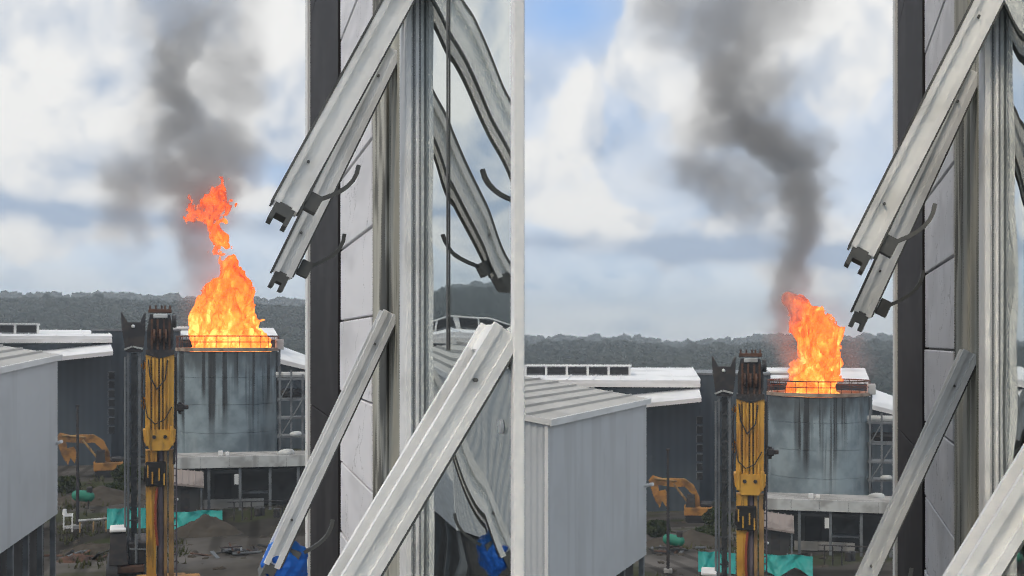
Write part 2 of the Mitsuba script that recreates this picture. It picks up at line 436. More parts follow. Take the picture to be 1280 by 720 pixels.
# ------------------------------------------------------------------ near metal sheds
def shed(name, label, A, B, z_bottom, width, side_panels, end_ribs):
    """A: far top corner, B: near top corner of the plain long wall; the roof rises away from that wall."""
    A, B = np.array(A, float), np.array(B, float)
    d = (B - A)[:2] / np.linalg.norm((B - A)[:2])
    u = np.array([d[1], -d[0]])
    if u[0] > 0:
        u = -u
    rise = 0.16
    L = np.linalg.norm((B - A)[:2])

    def P(s, t, z=0.0):            # s from A to B, t away from the wall, z above the eave
        q = A[:2] + d * s + u * t
        e = A[2] + (B[2] - A[2]) * s / L
        return [q[0], q[1], e + rise * t + z]

    def flat(s, t, zabs):
        return [*P(s, t)[:2], zabs]
    m = Model()
    zb = z_bottom
    n = side_panels
    for i in range(n):
        s0, s1 = L * i / n + 0.004, L * (i + 1) / n - 0.004
        m.add('wall_panel', hull([P(s, t, 0)[:2] + [z] for s in (s0, s1) for t in (0.0, 0.08) for z in (zb, P(s, 0, -0.03)[2])]), 'mat_shed_wall')
    # ribbed end wall towards the camera
    nr = end_ribs
    v = []
    tt = np.linspace(0.082, width - 0.1, nr * 4 + 1)
    out = np.array([0, 0, 1, 1])
    pts = [(t, 0.045 * out[i % 4]) for i, t in enumerate(tt)]
    for t, o in pts:
        v += [flat(L + o, t, zb), P(L, t, -0.04)[:2] + [P(L, t, -0.04)[2]]]
        v[-1][:2] = flat(L + o, t, 0)[:2]
    k = np.arange(len(pts) - 1) * 2
    m.add('ribbed_wall', cat(mesh(v, np.stack([k, k + 2, k + 3, k + 1], 1)),
                             hull([flat(L - 0.08, t, zb) for t in (0.08, width)] + [flat(L - 0.02, t, zb) for t in (0.08, width)] + [P(s, t, -0.05) for s in (L - 0.08, L - 0.02) for t in (0.08, width)])), 'mat_shed_wall')
    m.add('back_wall', hull([flat(s, width, zb) for s in (0, L)] + [flat(s, width - 0.1, zb) for s in (0, L)] + [P(s, t, -0.05) for s in (0, L) for t in (width, width - 0.1)]), 'mat_shed_wall')
    m.add('far_wall', hull([flat(s, t, zb) for s in (0.0, 0.06) for t in (0.1, width - 0.12)] + [P(s, t, -0.05) for s in (0.0, 0.06) for t in (0.1, width - 0.12)]), 'mat_shed_wall')
    m.add('plinth_wall', hull([flat(s, t, z) for s in (0.5, L - 0.3) for t in (0.55, width - 0.3) for z in (zb + 0.05, -19.5)]), 'mat_shed_base')
    for i in range(5):
        s = 0.25 + (L - 0.5) * i / 4
        m.add('post', hull([flat(s + a, 0.18 + b, z) for a in (-0.12, 0.12) for b in (-0.12, 0.12) for z in (zb + 0.01, -19.5)]), 'mat_grey_steel')
    m.add('roof', hull([P(s, t, z) for s in (-0.1, L + 0.1) for t in (-0.1, width) for z in (-0.025, 0.03)]), 'mat_shed_base')
    npan = max(5, int(width / 0.9))
    for i in range(npan):
        t0, t1 = -0.12 + (width + 0.1) * i / npan + 0.03, -0.12 + (width + 0.1) * (i + 1) / npan - 0.03
        m.add('roof__panel', hull([P(s, t, z) for s in (-0.14, L + 0.14) for t in (t0, t1) for z in (0.034, 0.06)]), 'mat_shed_roof')
        m.add('roof__seam', hull([P(s, t1 + a, z) for s in (-0.13, L + 0.13) for a in (-0.02, 0.02) for z in (0.063, 0.16)]), 'mat_shed_roof')
    m.add('eave_trim', cat(hull([P(s, t, z) for s in (-0.2, L + 0.2) for t in (-0.2, -0.145) for z in (-0.16, 0.10)]),
                           hull([P(s, t, z) for s in (L + 0.15, L + 0.2) for t in (-0.14, width) for z in (-0.14, 0.09)]),
                           hull([P(s, t, z) for s in (-0.2, -0.15) for t in (-0.14, width) for z in (-0.14, 0.09)])), 'mat_white_trim')
    m.add('corner_trim', hull([flat(L + a, b, z) for a in (0.05, 0.10) for b in (-0.03, 0.10) for z in (zb, P(L, 0, -0.17)[2])]), 'mat_white_trim')
    c = P(0.3, -0.02)
    m.add('bracket', cat(tube([c[0], c[1], 0.45 * c[2] + 0.55 * zb], [c[0] + 0.35, c[1] - 0.3, 0.45 * c[2] + 0.55 * zb + 0.12], 0.09)), 'mat_white_trim')
    return m.place(name, label, 'shed', np.eye(4), None, {'bracket': 'small white bracket sticking out of the shed corner'})


shed('metal_shed', 'grey metal shed cut off by the frame edge, with a narrow strip of roof', W(72, 445, 60), W(-5, 461, 48), -8.6, 11, 3, 40)
shed('metal_shed', 'large plain grey metal shed with ribbed end wall and seamed pale roof', W(808, 500, 60), W(685, 526, 45.4), -10.65, 8.6, 4, 34)


# ------------------------------------------------------------------ the far buildings and everything in a yard, made once
def scaled(ax, ay, Y):
    k = Y / F
    return (lambda px: (px - ax) * k), (lambda py: -(py - ay) * k), k, -EYE - (-(ay - HORIZON) * k)


models = {}

# dark slate building with white roof bands
X, Z, k, g = scaled(72, 437, 150)
m = Model()
x0, x1 = X(-260), X(136)
m.add('wall', box(x0, x1 - 0.05, 0, 26, g - 1, Z(430), 0.02), 'mat_slate')
m.add('roof', hull([[x, y, z] for x in (x0, x1) for y, zs in ((-1.2, (Z(428), Z(420))), (26, (Z(424), Z(410)))) for z in zs]), 'mat_white_roof')
m.add('roof__gutter', box(x0, x1 + 0.02, -1.36, -1.215, Z(428.5), Z(424)), 'mat_white_trim')
for i in range(13):
    xa = x0 + (x1 - x0) * i / 12
    m.add('roof__seam', hull([[xa + a, y, z] for a in (-0.06, 0.06) for y, z in ((-1.19, Z(420) - 0.02), (-1.19, Z(420) + 0.12), (25.9, Z(410) - 0.02), (25.9, Z(410) + 0.12))]), 'mat_white_roof')
mx0, mx1 = X(-90), X(48)
m.add('roof_monitor', cat(box(mx0, mx1, 8, 12, Z(417), Z(405)), ), 'mat_grey_steel')
m.add('roof_monitor__cap', box(mx0 - 0.2, mx1 + 0.2, 7.6, 12.4, Z(405) + 0.004, Z(403.3)), 'mat_white_trim')
for i in range(5):
    xa = mx0 + (mx1 - mx0) * (i + 0.08) / 5
    m.add('roof_monitor__louvre', box(xa, xa + (mx1 - mx0) * 0.17, 7.9, 7.99, Z(414.5), Z(406.5)), 'mat_louvre')
for i in range(6):
    xa = mx0 + (mx1 - mx0) * i / 5
    m.add('roof_monitor__post', box(xa - 0.15, xa + 0.15, 7.84, 7.98, Z(417), Z(405)), 'mat_white_trim')
m.add('canopy', hull([[x, y, z] for x, zz_ in ((X(40), Z(448)), (X(135), Z(438))) for y, zs in ((-7.0, -0.55), (-0.01, 0.35)) for z in (zz_ + zs, zz_ + zs + 0.5)]), 'mat_white_roof')
for i in range(7):
    zc = Z(470 + i * 11.6)
    m.add('window', box(X(132.5), X(139.5), -0.13, -0.01, zc - 0.42, zc + 0.42), 'mat_louvre')
    m.add('window__frame', cat(box(X(131.4), X(132.4), -0.16, -0.01, zc - 0.46, zc + 0.46), box(X(132.4), X(139.5), -0.15, -0.02, zc + 0.425, zc + 0.52)), 'mat_grey_steel')
models['slate'] = (m, 72, 437, 150)

# taller slate block next to it
X, Z, k, g = scaled(180, 412, 162)
m = Model()
m.add('wall', box(X(118), X(224), 0, 20, g - 1, Z(414), 0.02), 'mat_slate')
m.add('parapet', box(X(117), X(225), -0.2, 20.2, Z(414) + 0.004, Z(411.5)), 'mat_grey_steel')
for i in range(9):
    xa = X(126 + i * 12)
    m.add('wall_rib', box(xa - 0.1, xa + 0.1, -0.14, -0.004, g, Z(415)), 'mat_slate')
models['block'] = (m, 180, 412, 162)

# pale roofed works behind the tank
X, Z, k, g = scaled(290, 430, 172)
m = Model()
m.add('wall', box(X(214), X(560), 0, 18, g - 1, Z(452), 0.02), 'mat_slate')
m.add('roof', hull([[x, y, z] for x in (X(213), X(346)) for y, z in ((-0.8, Z(424)), (-0.8, Z(419)), (18, Z(413)), (18, Z(408)))]), 'mat_white_roof')
m.add('upper_wall', box(X(215), X(345), 0.2, 17, Z(451), Z(425)), 'mat_slate')
m.add('roof_pipe', cat(tube([X(214), -2.0, Z(411)], [X(262), -2.0, Z(411)], 0.28), tube([X(222), -2, Z(411)], [X(222), -2, Z(424)], 0.12), tube([X(250), -2, Z(411)], [X(250), -2, Z(424)], 0.12)), 'mat_white_trim')
m.add('side_roof', hull([[X(338), -3.2, Z(452)], [X(338), -3.2, Z(446)], [X(338), 8, Z(430)], [X(338), 8, Z(427)], [X(396), -3.2, Z(466)], [X(396), -3.2, Z(461)], [X(396), 8, Z(452)], [X(396), 8, Z(449)]]), 'mat_white_roof')
m.add('long_roof', hull([[x, y, z] for x in (X(397), X(561)) for y, z in ((-3, Z(452)), (-3, Z(446)), (18, Z(440)), (18, Z(434)))]), 'mat_white_roof')
for i in range(6):
    xa = X(352 + i * 30)
    m.add('window', box(xa, xa + 1.6, -0.09, -0.004, Z(500), Z(486)), 'mat_louvre')
models['works'] = (m, 290, 430, 172)

# the burning tank
X, Z, k, g = scaled(285, 437, 122)
m = Model()
RT = 61.5 * k
zs = [g, Z(604), Z(570), Z(537), Z(503), Z(470), Z(439)]
for i in range(6):
    a, b = zs[i] + 0.014, zs[i + 1] - 0.014
    r = RT - 0.03 * (i % 2)
    m.add('shell_course', lathe([(r, a), (r, b), (r - 0.5, b), (r - 0.5, a)], 96), 'mat_tank', 40)
m.add('liner', lathe([(RT - 0.55, g), (RT - 0.55, Z(440)), (RT - 0.7, Z(440)), (RT - 0.7, g)], 48), 'mat_iron', 40)
m.add('roof', cat(tube([0, 0, Z(446)], [0, 0, Z(441)], RT - 0.72, 64)), 'mat_rust')
m.add('rim', lathe([(RT + 0.16, Z(438.6)), (RT + 0.16, Z(434.5)), (RT - 0.45, Z(434.5)), (RT - 0.45, Z(438.6))], 96), 'mat_rim', 40)
for i in range(28):
    a = i / 28 * 2 * math.pi
    x, y = (RT + 0.05) * math.cos(a), (RT + 0.05) * math.sin(a)
    m.add('railing__post', tube([x, y, Z(434.5)], [x, y, Z(420)], 0.035, 6), 'mat_rust')
m.add('railing', cat(lathe([(RT + 0.1, Z(421)), (RT + 0.1, Z(419.6)), (RT - 0.02, Z(419.6)), (RT - 0.02, Z(421))], 96),
                     lathe([(RT + 0.09, Z(428)), (RT + 0.09, Z(427)), (RT, Z(427)), (RT, Z(428))], 96)), 'mat_rust', 40)
m.add('inlet_box', box(X(343), X(353), -1.5, -0.2, Z(437), Z(424), 0.05), 'mat_fascia')
m.add('inlet_box__support', tube([X(348), -0.8, Z(437)], [X(348), -0.8, g], 0.09), 'mat_grey_steel')
m.add('downpipe', tube([X(346.5), -1.2, Z(440)], [X(346.5), -1.2, g], 0.12), 'mat_grey_steel')
models['tank'] = (m, 285, 437, 122)

# low open shelter with a white fascia in front of the tank
X, Z, k, g = scaled(296, 578, 110)
m = Model()
m.add('roof', box(X(216), X(392), 0.12, 5.0, Z(580), Z(571), 0.02), 'mat_concrete')
for i in range(5):
    a, b = X(217 + 35 * i) + 0.012, X(217 + 35 * (i + 1)) - 0.012
    m.add('fascia_panel', box(a, b, -0.02 - 0.015 * (i % 2), 0.11, Z(584.5), Z(570.2), 0.015), 'mat_fascia')
m.add('back_wall', box(X(216), X(392), 4.2, 4.5, g, Z(581), 0.01), 'mat_shelter')
m.add('beam', box(X(218), X(392), 0.5, 0.8, Z(592), Z(588)), 'mat_shelter')
for px in (222, 262, 300, 337, 372):
    m.add('column', box(X(px) - 0.13, X(px) + 0.13, 0.25, 0.5, g, Z(585.5), 0.01), 'mat_grey_steel')
m.add('low_wall', box(X(255), X(330), 2.4, 2.6, g, Z(628), 0.01), 'mat_concrete')
m.add('door', box(X(268), X(289), 4.1, 4.19, g, Z(598)), 'mat_louvre')
m.add('hanging_sign', box(X(293), X(299), 0.3, 0.36, Z(606), Z(593)), 'mat_white_trim')
m.add('ledge', box(X(302), X(335), 2.6, 3.6, Z(622), Z(619.5)), 'mat_grey_steel')
m.add('roof_vent', cat(box(X(273), X(279), 1.2, 1.8, Z(571) + 0.004, Z(565), 0.03), box(X(282), X(287), 1.2, 1.8, Z(571) + 0.004, Z(566.5), 0.03)), 'mat_white_trim')
models['shelter'] = (m, 296, 578, 110)

# small hut with a sloping roof
X, Z, k, g = scaled(236, 596, 106)
m = Model()
m.add('roof', hull([[x, y, z] for x, dz in ((X(214), 0.0), (X(254), -0.35)) for y, z in ((-1.6, Z(603)), (-1.6, Z(600.5)), (2.2, Z(591)), (2.2, Z(588.5))) for z in (z + dz,)]), 'mat_hut_roof')
for i in range(5):
    xa = X(219 + 8 * i)
    m.add('roof__batten', hull([[xa + a, y, z - 0.35 * (5 + 8 * i) / 40 + 0.01 + b] for a in (-0.05, 0.05) for y, z in ((-1.62, Z(600.5)), (2.2, Z(588.5))) for b in (0, 0.07)]), 'mat_hut_roof')
m.add('wall', box(X(217), X(248), -0.9, 1.9, g, Z(603) - 0.06, 0.01), 'mat_shelter')
m.add('door', box(X(226), X(237), -0.96, -0.905, g, Z(610)), 'mat_iron')
m.add('post', tube([X(251), -1.3, g], [X(251), -1.3, Z(604) - 0.25], 0.09), 'mat_grey_steel')
m.add('wall_lamp', ball([X(222), -1.0, Z(622)], 0.13), 'mat_white_trim')
models['hut'] = (m, 236, 596, 106)

# pipe rack right of the tank
X, Z, k, g = scaled(362, 500, 118)
m = Model()
for px in (350, 364, 378, 392):
    for y in (0, 2.4):
        m.add('upright', box(X(px) - 0.1, X(px) + 0.1, y - 0.1, y + 0.1, g, Z(458 + (px - 350) * 0.35)), 'mat_grey_steel')
for py in (474, 500, 523, 546):
    m.add('deck', box(X(347), X(394), -0.14, 2.5, Z(py + 1.0), Z(py - 1.4)), 'mat_grey_steel')
for a, b, py0, py1 in ((350, 364, 500, 474), (364, 378, 523, 500), (350, 364, 546, 523), (378, 392, 500, 474)):
    m.add('brace', tube([X(a), -0.2, Z(py0)], [X(b), -0.2, Z(py1)], 0.07, 6), 'mat_grey_steel')
m.add('pipe', tube([X(345), 1.2, Z(469)], [X(394), 1.2, Z(469)], 0.3), 'mat_fascia')
m.add('vessel', cat(tube([X(356), 1.4, Z(492)], [X(376), 1.4, Z(492)], 0.45), ball([X(356), 1.4, Z(492)], 0.45), ball([X(376), 1.4, Z(492)], 0.45)), 'mat_iron')
models['rack'] = (m, 362, 500, 118)

sack = ball([0, 0, 0], 1.0, 3)
sack.vertices *= [0.78, 0.5, 0.4]
sack.vertices += 0.16 * (meshkit.fbm(sack.vertices * 2.2, 3, 5)[:, None] - 0.5) * sack.vertices / 0.5
m = Model()
m.add('', sack, 'mat_fascia', True)
models['sack'] = (m, 360, 556, 117)

# yellow telescopic crane with dark head
X, Z, k, g = scaled(198, 440, 70)
m = Model()
m.add('head', cat(hull([[x, y, z] for x, z in ((X(184.5), Z(434)), (X(187), Z(441)), (X(211), Z(441)), (X(216), Z(432)), (X(216), Z(414)), (X(212), Z(394)), (X(188), Z(393)), (X(184.5), Z(412))) for y in (-0.5, 0.6)])), 'mat_iron')
m.add('head__plate', cat(*[box(X(a), X(a + 2.4), -0.62, -0.51, Z(437), Z(399)) for a in (189, 196, 203.5, 210)]), 'mat_rust')
m.add('head__sheave', cat(*[lathe([(0.40, -0.06), (0.40, 0.06), (0.12, 0.06), (0.12, -0.06)], 24).apply_transform(trimesh.transformations.rotation_matrix(math.pi / 2, [0, 1, 0])).apply_translation([X(px), -0.6, Z(420)]) for px in (193, 200, 207)]), 'mat_rust', 40)
m.add('head__crossbar', cat(box(X(186), X(214), -0.35, 0.3, Z(391), Z(386.5), 0.03), *[box(X(p) - 0.05, X(p) + 0.05, -0.3, 0.1, Z(387), Z(382)) for p in (188, 195, 202, 206, 212)]), 'mat_rust')
m.add('head__cap', box(X(192), X(209), -0.66, -0.1, Z(398), Z(392.5), 0.04), 'mat_fascia')
m.add('head__pulley', lathe([(0.36, -0.12), (0.36, 0.12), (0.08, 0.12), (0.08, -0.12)], 24).apply_transform(trimesh.transformations.rotation_matrix(math.pi / 2, [0, 1, 0])).apply_translation([X(217), -0.2, Z(402)]), 'mat_iron', 40)
m.add('head__hook_collar', hull([[x, y, z] for x, z in ((X(183), Z(443)), (X(183), Z(437)), (X(217), Z(443)), (X(217), Z(437)), (X(200), Z(448))) for y in (-0.66, 0.66)]), 'mat_iron')
m.add('upper_boom', hull([[x, y, z] for x, z in ((X(183), Z(443.5)), (X(217), Z(443.5)), (X(216), Z(548)), (X(182), Z(548))) for y in (-0.55, 0.65)]), 'mat_yellow')
for px in (187, 192, 196.5, 201, 205.5, 210):
    m.add('upper_boom__rib', box(X(px) - 0.05, X(px) + 0.05, -0.66, -0.553, Z(545), Z(448), 0.012), 'mat_yellow')
m.add('upper_boom__cable', cat(*[tube([X(px), -0.63, Z(446)], [X(px + 0.4), -0.63, Z(547)], 0.022, 6) for px in (189.5, 198.8, 203.2)]), 'mat_iron')
m.add('boom_shoe', cat(hull([[x, y, z] for x, z in ((X(179.5), Z(536)), (X(219), Z(536)), (X(218), Z(551)), (X(210), Z(562)), (X(189), Z(562)), (X(181), Z(551))) for y in (-0.72, 0.72)]),
                       box(X(183), X(187), -0.86, -0.72, Z(556), Z(532), 0.02), box(X(212), X(216), -0.86, -0.72, Z(556), Z(532), 0.02)), 'mat_yellow')
m.add('boom_shoe__bolt', cat(*[tube([X(px), -0.80, Z(545)], [X(px), -0.725, Z(545)], 0.11) for px in (193, 206)]), 'mat_iron')
m.add('side_bracket', cat(*[hull([[X(181), -0.3, Z(py - 5)], [X(181), 0.2, Z(py + 6)], [X(177), -0.2, Z(py)], [X(178), 0.2, Z(py + 4)], [X(183), 0.1, Z(py)]]) for py in (456, 500, 506)]), 'mat_yellow')
m.add('hose', cat(polytube([[X(180), -0.5, Z(450)], [X(178.4), -0.55, Z(480)], [X(179.4), -0.5, Z(505)], [X(178), -0.5, Z(535)], [X(181), -0.7, Z(566)]], 0.05), polytube([[X(218.5), -0.4, Z(446)], [X(219.5), -0.4, Z(490)], [X(218.6), -0.4, Z(540)], [X(216.5), -0.5, Z(580)]], 0.07)), 'mat_iron')
m.add('hose', polytube([[X(186), -0.72, Z(449)], [X(188), -0.78, Z(470)], [X(196), -0.80, Z(486)], [X(206), -0.78, Z(474)], [X(209), -0.70, Z(450)]], 0.035), 'mat_iron')
m.add('hose', polytube([[X(181), -0.6, Z(498)], [X(185), -0.75, Z(520)], [X(194), -0.8, Z(529)], [X(205), -0.78, Z(524)], [X(214), -0.7, Z(508)]], 0.03), 'mat_iron')
m.add('ladder_rail', cat(box(X(219), X(220.6), 0, 0.12, Z(724), Z(440)), *[box(X(216.6), X(219), 0.02, 0.1, Z(p), Z(p - 1.5)) for p in range(452, 722, 9)]), 'mat_violet_steel')
m.add('lower_boom', hull([[x, y, z] for x, z in ((X(182.5), Z(562)), (X(196.5), Z(562)), (X(195), Z(724)), (X(184), Z(724))) for y in (-0.45, 0.5)]), 'mat_yellow')
m.add('lower_boom__rib', box(X(188.5), X(191), -0.52, -0.453, Z(698), Z(565), 0.01), 'mat_yellow')
m.add('cylinder', tube([X(200.5), -0.05, Z(724)], [X(200.5), -0.05, Z(562)], 0.2, 16), 'mat_violet_steel', 40)
m.add('rod', cat(box(X(204.5), X(208.5), -0.3, 0.1, Z(724), Z(562)), box(X(210.5), X(216.5), -0.4, 0.3, Z(724), Z(562), 0.02)), 'mat_tan')
m.add('red_hose', polytube([[X(196.4), -0.52, Z(608)], [X(194.6), -0.56, Z(630)], [X(194.6), -0.54, Z(655)], [X(197), -0.5, Z(680)]], 0.07), 'mat_red_hose')
m.add('clamp', cat(box(X(183), X(207), -0.72, 0.4, Z(606), Z(576), 0.04), box(X(181), X(184), -0.6, 0.2, Z(600), Z(582)), ), 'mat_rubber')
m.add('clamp__bolt', cat(*[box(X(a), X(a + 1.8), -0.78, -0.725, Z(b + 15), Z(b), 0.01) for a, b in ((184.5, 580), (190, 588), (198, 584), (204, 590))]), 'mat_yellow')
m.add('winch_box', cat(box(X(219.5), X(229), -0.3, 0.4, Z(514), Z(505), 0.05), box(X(227), X(234.5), -0.2, 0.3, Z(512), Z(507), 0.04), box(X(222), X(226), -0.1, 0.3, Z(518), Z(503))), 'mat_iron')
gz0 = g
m.add('turntable', cat(box(X(170), X(232), -1.6, 1.8, gz0 + 1.5, Z(724), 0.1)), 'mat_yellow_dirty')
m.add('carrier', box(X(150), X(250), -2.0, 2.6, gz0 + 0.75, gz0 + 1.49, 0.06), 'mat_yellow_dirty')
for y in (-1, 1.2):
    for px in (156, 244):
        m.add('wheel', lathe([(0.6, -0.2), (0.6, 0.2), (0.2, 0.2), (0.2, -0.2)], 24).apply_transform(trimesh.transformations.rotation_matrix(math.pi / 2, [0, 1, 0])).apply_translation([X(px), y, gz0 + 0.6]), 'mat_rubber', 40)
models['crane'] = (m, 198, 440, 70)

# dark drilling rig with a forked mast
X, Z, k, g = scaled(167, 440, 80)
m = Model()
for px in (160.5, 174):
    m.add('mast_rail', box(X(px - 1.5), X(px + 1.5), -0.2, 0.0, Z(690), Z(440)), 'mat_grey_steel')
m.add('mast', box(X(164), X(171), 0.02, 0.5, Z(690), Z(441), 0.02), 'mat_dark_steel')
for i in range(14):
    z0, z1 = Z(446 + 17 * i), Z(446 + 17 * (i + 1))
    m.add('lattice', cat(bar([X(161), -0.1, z0 if i % 2 else z1], [X(173.5), -0.1, z1 if i % 2 else z0], 0.09, 0.09), box(X(161), X(174), -0.15, -0.05, z0 - 0.05, z0 + 0.05)), 'mat_dark_steel')
m.add('mast_head', hull([[x, y, z] for x, z in ((X(157.5), Z(440)), (X(178), Z(440)), (X(181), Z(414)), (X(176), Z(403)), (X(158), Z(403)), (X(153.5), Z(414))) for y in (-0.4, 0.5)]), 'mat_iron')
m.add('mast_head__horn', hull([[X(153), y, Z(414)] for y in (-0.2, 0.2)] + [[X(159.5), y, Z(402)] for y in (-0.2, 0.2)] + [[X(151.8), y, Z(390)] for y in (-0.08, 0.08)] + [[X(153.5), y, Z(391)] for y in (-0.08, 0.08)]), 'mat_iron')
m.add('mast_head__horn', hull([[X(181), y, Z(414)] for y in (-0.2, 0.2)] + [[X(175), y, Z(402)] for y in (-0.2, 0.2)] + [[X(181.4), y, Z(391)] for y in (-0.08, 0.08)] + [[X(179.4), y, Z(392)] for y in (-0.08, 0.08)]), 'mat_iron')
m.add('mast_head__lamp', ball([X(166.5), -0.45, Z(408)], 0.12), 'mat_white_trim', True)
m.add('mast_head__collar', cat(bar([X(156), -0.42, Z(437)], [X(165), -0.46, Z(433)], 0.12, 0.1), bar([X(166), -0.46, Z(433)], [X(178), -0.42, Z(436)], 0.12, 0.1)), 'mat_fascia')
m.add('guide_pole', tube([X(157), -0.4, Z(690)], [X(157), -0.4, Z(446)], 0.07), 'mat_grey_steel')
m.add('cab', hull([[x, y, z] for x, y, z in ((X(138), -1.6, Z(700)), (X(160), -1.6, Z(700)), (X(140), -1.2, Z(663)), (X(158), -1.2, Z(663)), (X(138), 0.8, Z(700)), (X(160), 0.8, Z(700)), (X(140), 0.8, Z(661)), (X(158), 0.8, Z(661)))]), 'mat_iron')
m.add('cab__roof', box(X(139), X(158), -1.3, 0.9, Z(661) + 0.004, Z(657.5), 0.04), 'mat_white_trim')
m.add('engine_deck', box(X(160.5), X(192), -1.2, 2.6, Z(702), Z(674), 0.08), 'mat_iron')
m.add('engine_deck__pipe', cat(tube([X(170), -1.3, Z(700)], [X(170), -1.3, Z(664)], 0.09), tube([X(182), -1.3, Z(690)], [X(188), -1.3, Z(668)], 0.07), tube([X(162), -1.35, Z(682)], [X(190), -1.35, Z(684)], 0.05)), 'mat_grey_steel')
for px in (142, 186):
    tr = LineString([(-2.6, 0), (3.4, 0)]).buffer(0.5, 8)
    mm = trimesh.creation.extrude_polygon(tr, 0.7, engine='earcut')
    mm.vertices = np.stack([X(px) + mm.vertices[:, 2] - 0.35, mm.vertices[:, 0], g + 0.52 + mm.vertices[:, 1]], 1)
    mm.fix_normals()
    m.add('track', mm, 'mat_rubber')
m.add('chassis', box(X(146), X(182), -1.5, 2.6, g + 0.45, Z(702.5), 0.05), 'mat_rust')
models['rig'] = (m, 167, 440, 80)

# yellow excavator in front of the slate wall
X, Z, k, g = scaled(118, 580, 138)
m = Model()


def arm(pts, w):
    return prism(list(LineString([(X(a), Z(b)) for a, b in pts]).buffer(w, cap_style=2, join_style=1).exterior.coords)[:-1], -0.35, 0.35)


m.add('boom', prism([(X(a), Z(b)) for a, b in ((74, 545), (78, 540), (90, 543.5), (104, 543), (118, 543.5), (129, 551), (136, 566), (137, 576), (131, 577), (127, 562), (118, 553), (104, 553.5), (90, 552), (78, 550))], -0.35, 0.35), 'mat_yellow_dirty')
m.add('boom__cylinder', cat(tube([X(124), -0.5, Z(575)], [X(104), -0.5, Z(549)], 0.13), tube([X(80), -0.45, Z(543)], [X(108), -0.45, Z(546)], 0.11)), 'mat_tan')
m.add('stick', prism([(X(a), Z(b)) for a, b in ((73, 546), (77, 541), (84, 546), (87, 566), (84, 576), (80, 568))], -0.28, 0.28), 'mat_yellow_dirty')
m.add('bucket', prism([(X(a), Z(b)) for a, b in ((80, 566), (85, 560), (94, 558), (98, 566), (95, 578), (90, 571), (87, 580), (84, 572))], -0.6, 0.6), 'mat_yellow_dirty')
m.add('house', box(X(117), X(152), -1.4, 1.4, Z(588), Z(577), 0.12), 'mat_yellow_dirty')
m.add('cab', hull([[x, y, z] for x, y, z in ((X(119), -1.35, Z(577)), (X(131), -1.35, Z(577)), (X(121), -1.2, Z(562)), (X(130), -1.2, Z(562)), (X(119), -0.2, Z(577)), (X(131), -0.2, Z(577)), (X(121), -0.3, Z(562)), (X(130), -0.3, Z(562)))]), 'mat_iron')
m.add('engine_cover', box(X(137), X(151), -1.2, 1.2, Z(576.8), Z(572), 0.1), 'mat_iron')
for y in (-1.3, 1.3):
    tr = LineString([(X(119) + 0.4, 0), (X(149) - 0.4, 0)]).buffer(0.42, 8)
    mm = trimesh.creation.extrude_polygon(tr, 0.5, engine='earcut')
    mm.vertices = np.stack([mm.vertices[:, 0], y + mm.vertices[:, 2] - 0.25, g + 0.43 + mm.vertices[:, 1]], 1)
    mm.fix_normals()
    m.add('track', mm, 'mat_rubber')
models['excavator'] = (m, 118, 580, 138)

# thin dark pole
X, Z, k, g = scaled(97, 505, 100)
m = Model()
m.add('shaft', tube([0, 0, g], [0, 0, Z(508)], 0.15, 10, 0.10), 'mat_iron', 40)
m.add('cap', box(-0.16, 0.16, -0.12, 0.12, Z(508) + 0.003, Z(506), 0.02), 'mat_iron')
m.add('base', box(-0.35, 0.35, -0.35, 0.35, g, g + 0.35, 0.04), 'mat_concrete')
models['pole'] = (m, 97, 505, 100)


# teal tarpaulins hung over low frames
def tarp(px0, px1, pt, pb, peaks, Y, seed):
    X, Z, k, g = scaled((px0 + px1) / 2, pb, Y)
    n, q = 44, 18
    u, v = np.meshgrid(np.linspace(0, 1, n), np.linspace(0, 1, q), indexing='ij')
    top = Z(pt) + 0.12 * (meshkit.fbm(np.stack([u * 5, 0 * u, 0 * u + seed], -1), 3, seed) - 0.5)
    low = np.zeros_like(u) + 0.0
    for c, w, h in peaks:
        low += h * np.clip(1 - np.abs(u - c) / w, 0, 1)
    x = X(px0) + (X(px1) - X(px0)) * u
    z = low + (top - low) * v
    fold = sum(np.clip(1 - np.abs(u - c - (0.5 - v) * 0.22 * s) / 0.09, 0, 1) for c, w, h in peaks for s in (-1, 1))
    y = 0.30 * np.sin(u * 9 + seed) + 0.2 * fold + 0.9 * (1 - v) ** 1.5 * -0.7 + 0.35 * (meshkit.fbm(np.stack([u * 7, v * 3, 0 * u + seed], -1), 3, seed + 4) - 0.5)
    P = np.stack([x, y, z], -1)
    Q = P + [0, 0.03, 0]
    nv = n * q
    f = grid_faces(n, q)
    v_ = np.vstack([P.reshape(-1, 3), Q.reshape(-1, 3)])
    edge = [i * q for i in range(n)] + [(n - 1) * q + j for j in range(1, q)] + [i * q + q - 1 for i in range(n - 2, -1, -1)] + [j for j in range(q - 2, 0, -1)]
    e = np.array(edge)
    e2 = np.roll(e, -1)
    m = Model()
    m.add('sheet', mesh(v_, np.vstack([f, f[:, ::-1] + nv, np.stack([e, e + nv, e2 + nv, e2], 1)])), 'mat_teal', 35)
    for uu in (0.02, 0.5, 0.98):
        xx = X(px0) + (X(px1) - X(px0)) * uu
        m.add('stake', tube([xx, 0.75, -0.6], [xx, 0.75, Z(pt) + 0.05], 0.05, 6), 'mat_grey_steel')
    return m, (px0 + px1) / 2, pb, Y


models['tarp_a'] = tarp(135, 181, 635, 659, ((0.3, 0.3, 0.25),), 97, 3)
models['tarp_b'] = tarp(215, 277, 639, 664, ((0.66, 0.34, 0.75), (0.1, 0.2, 0.3)), 99, 8)


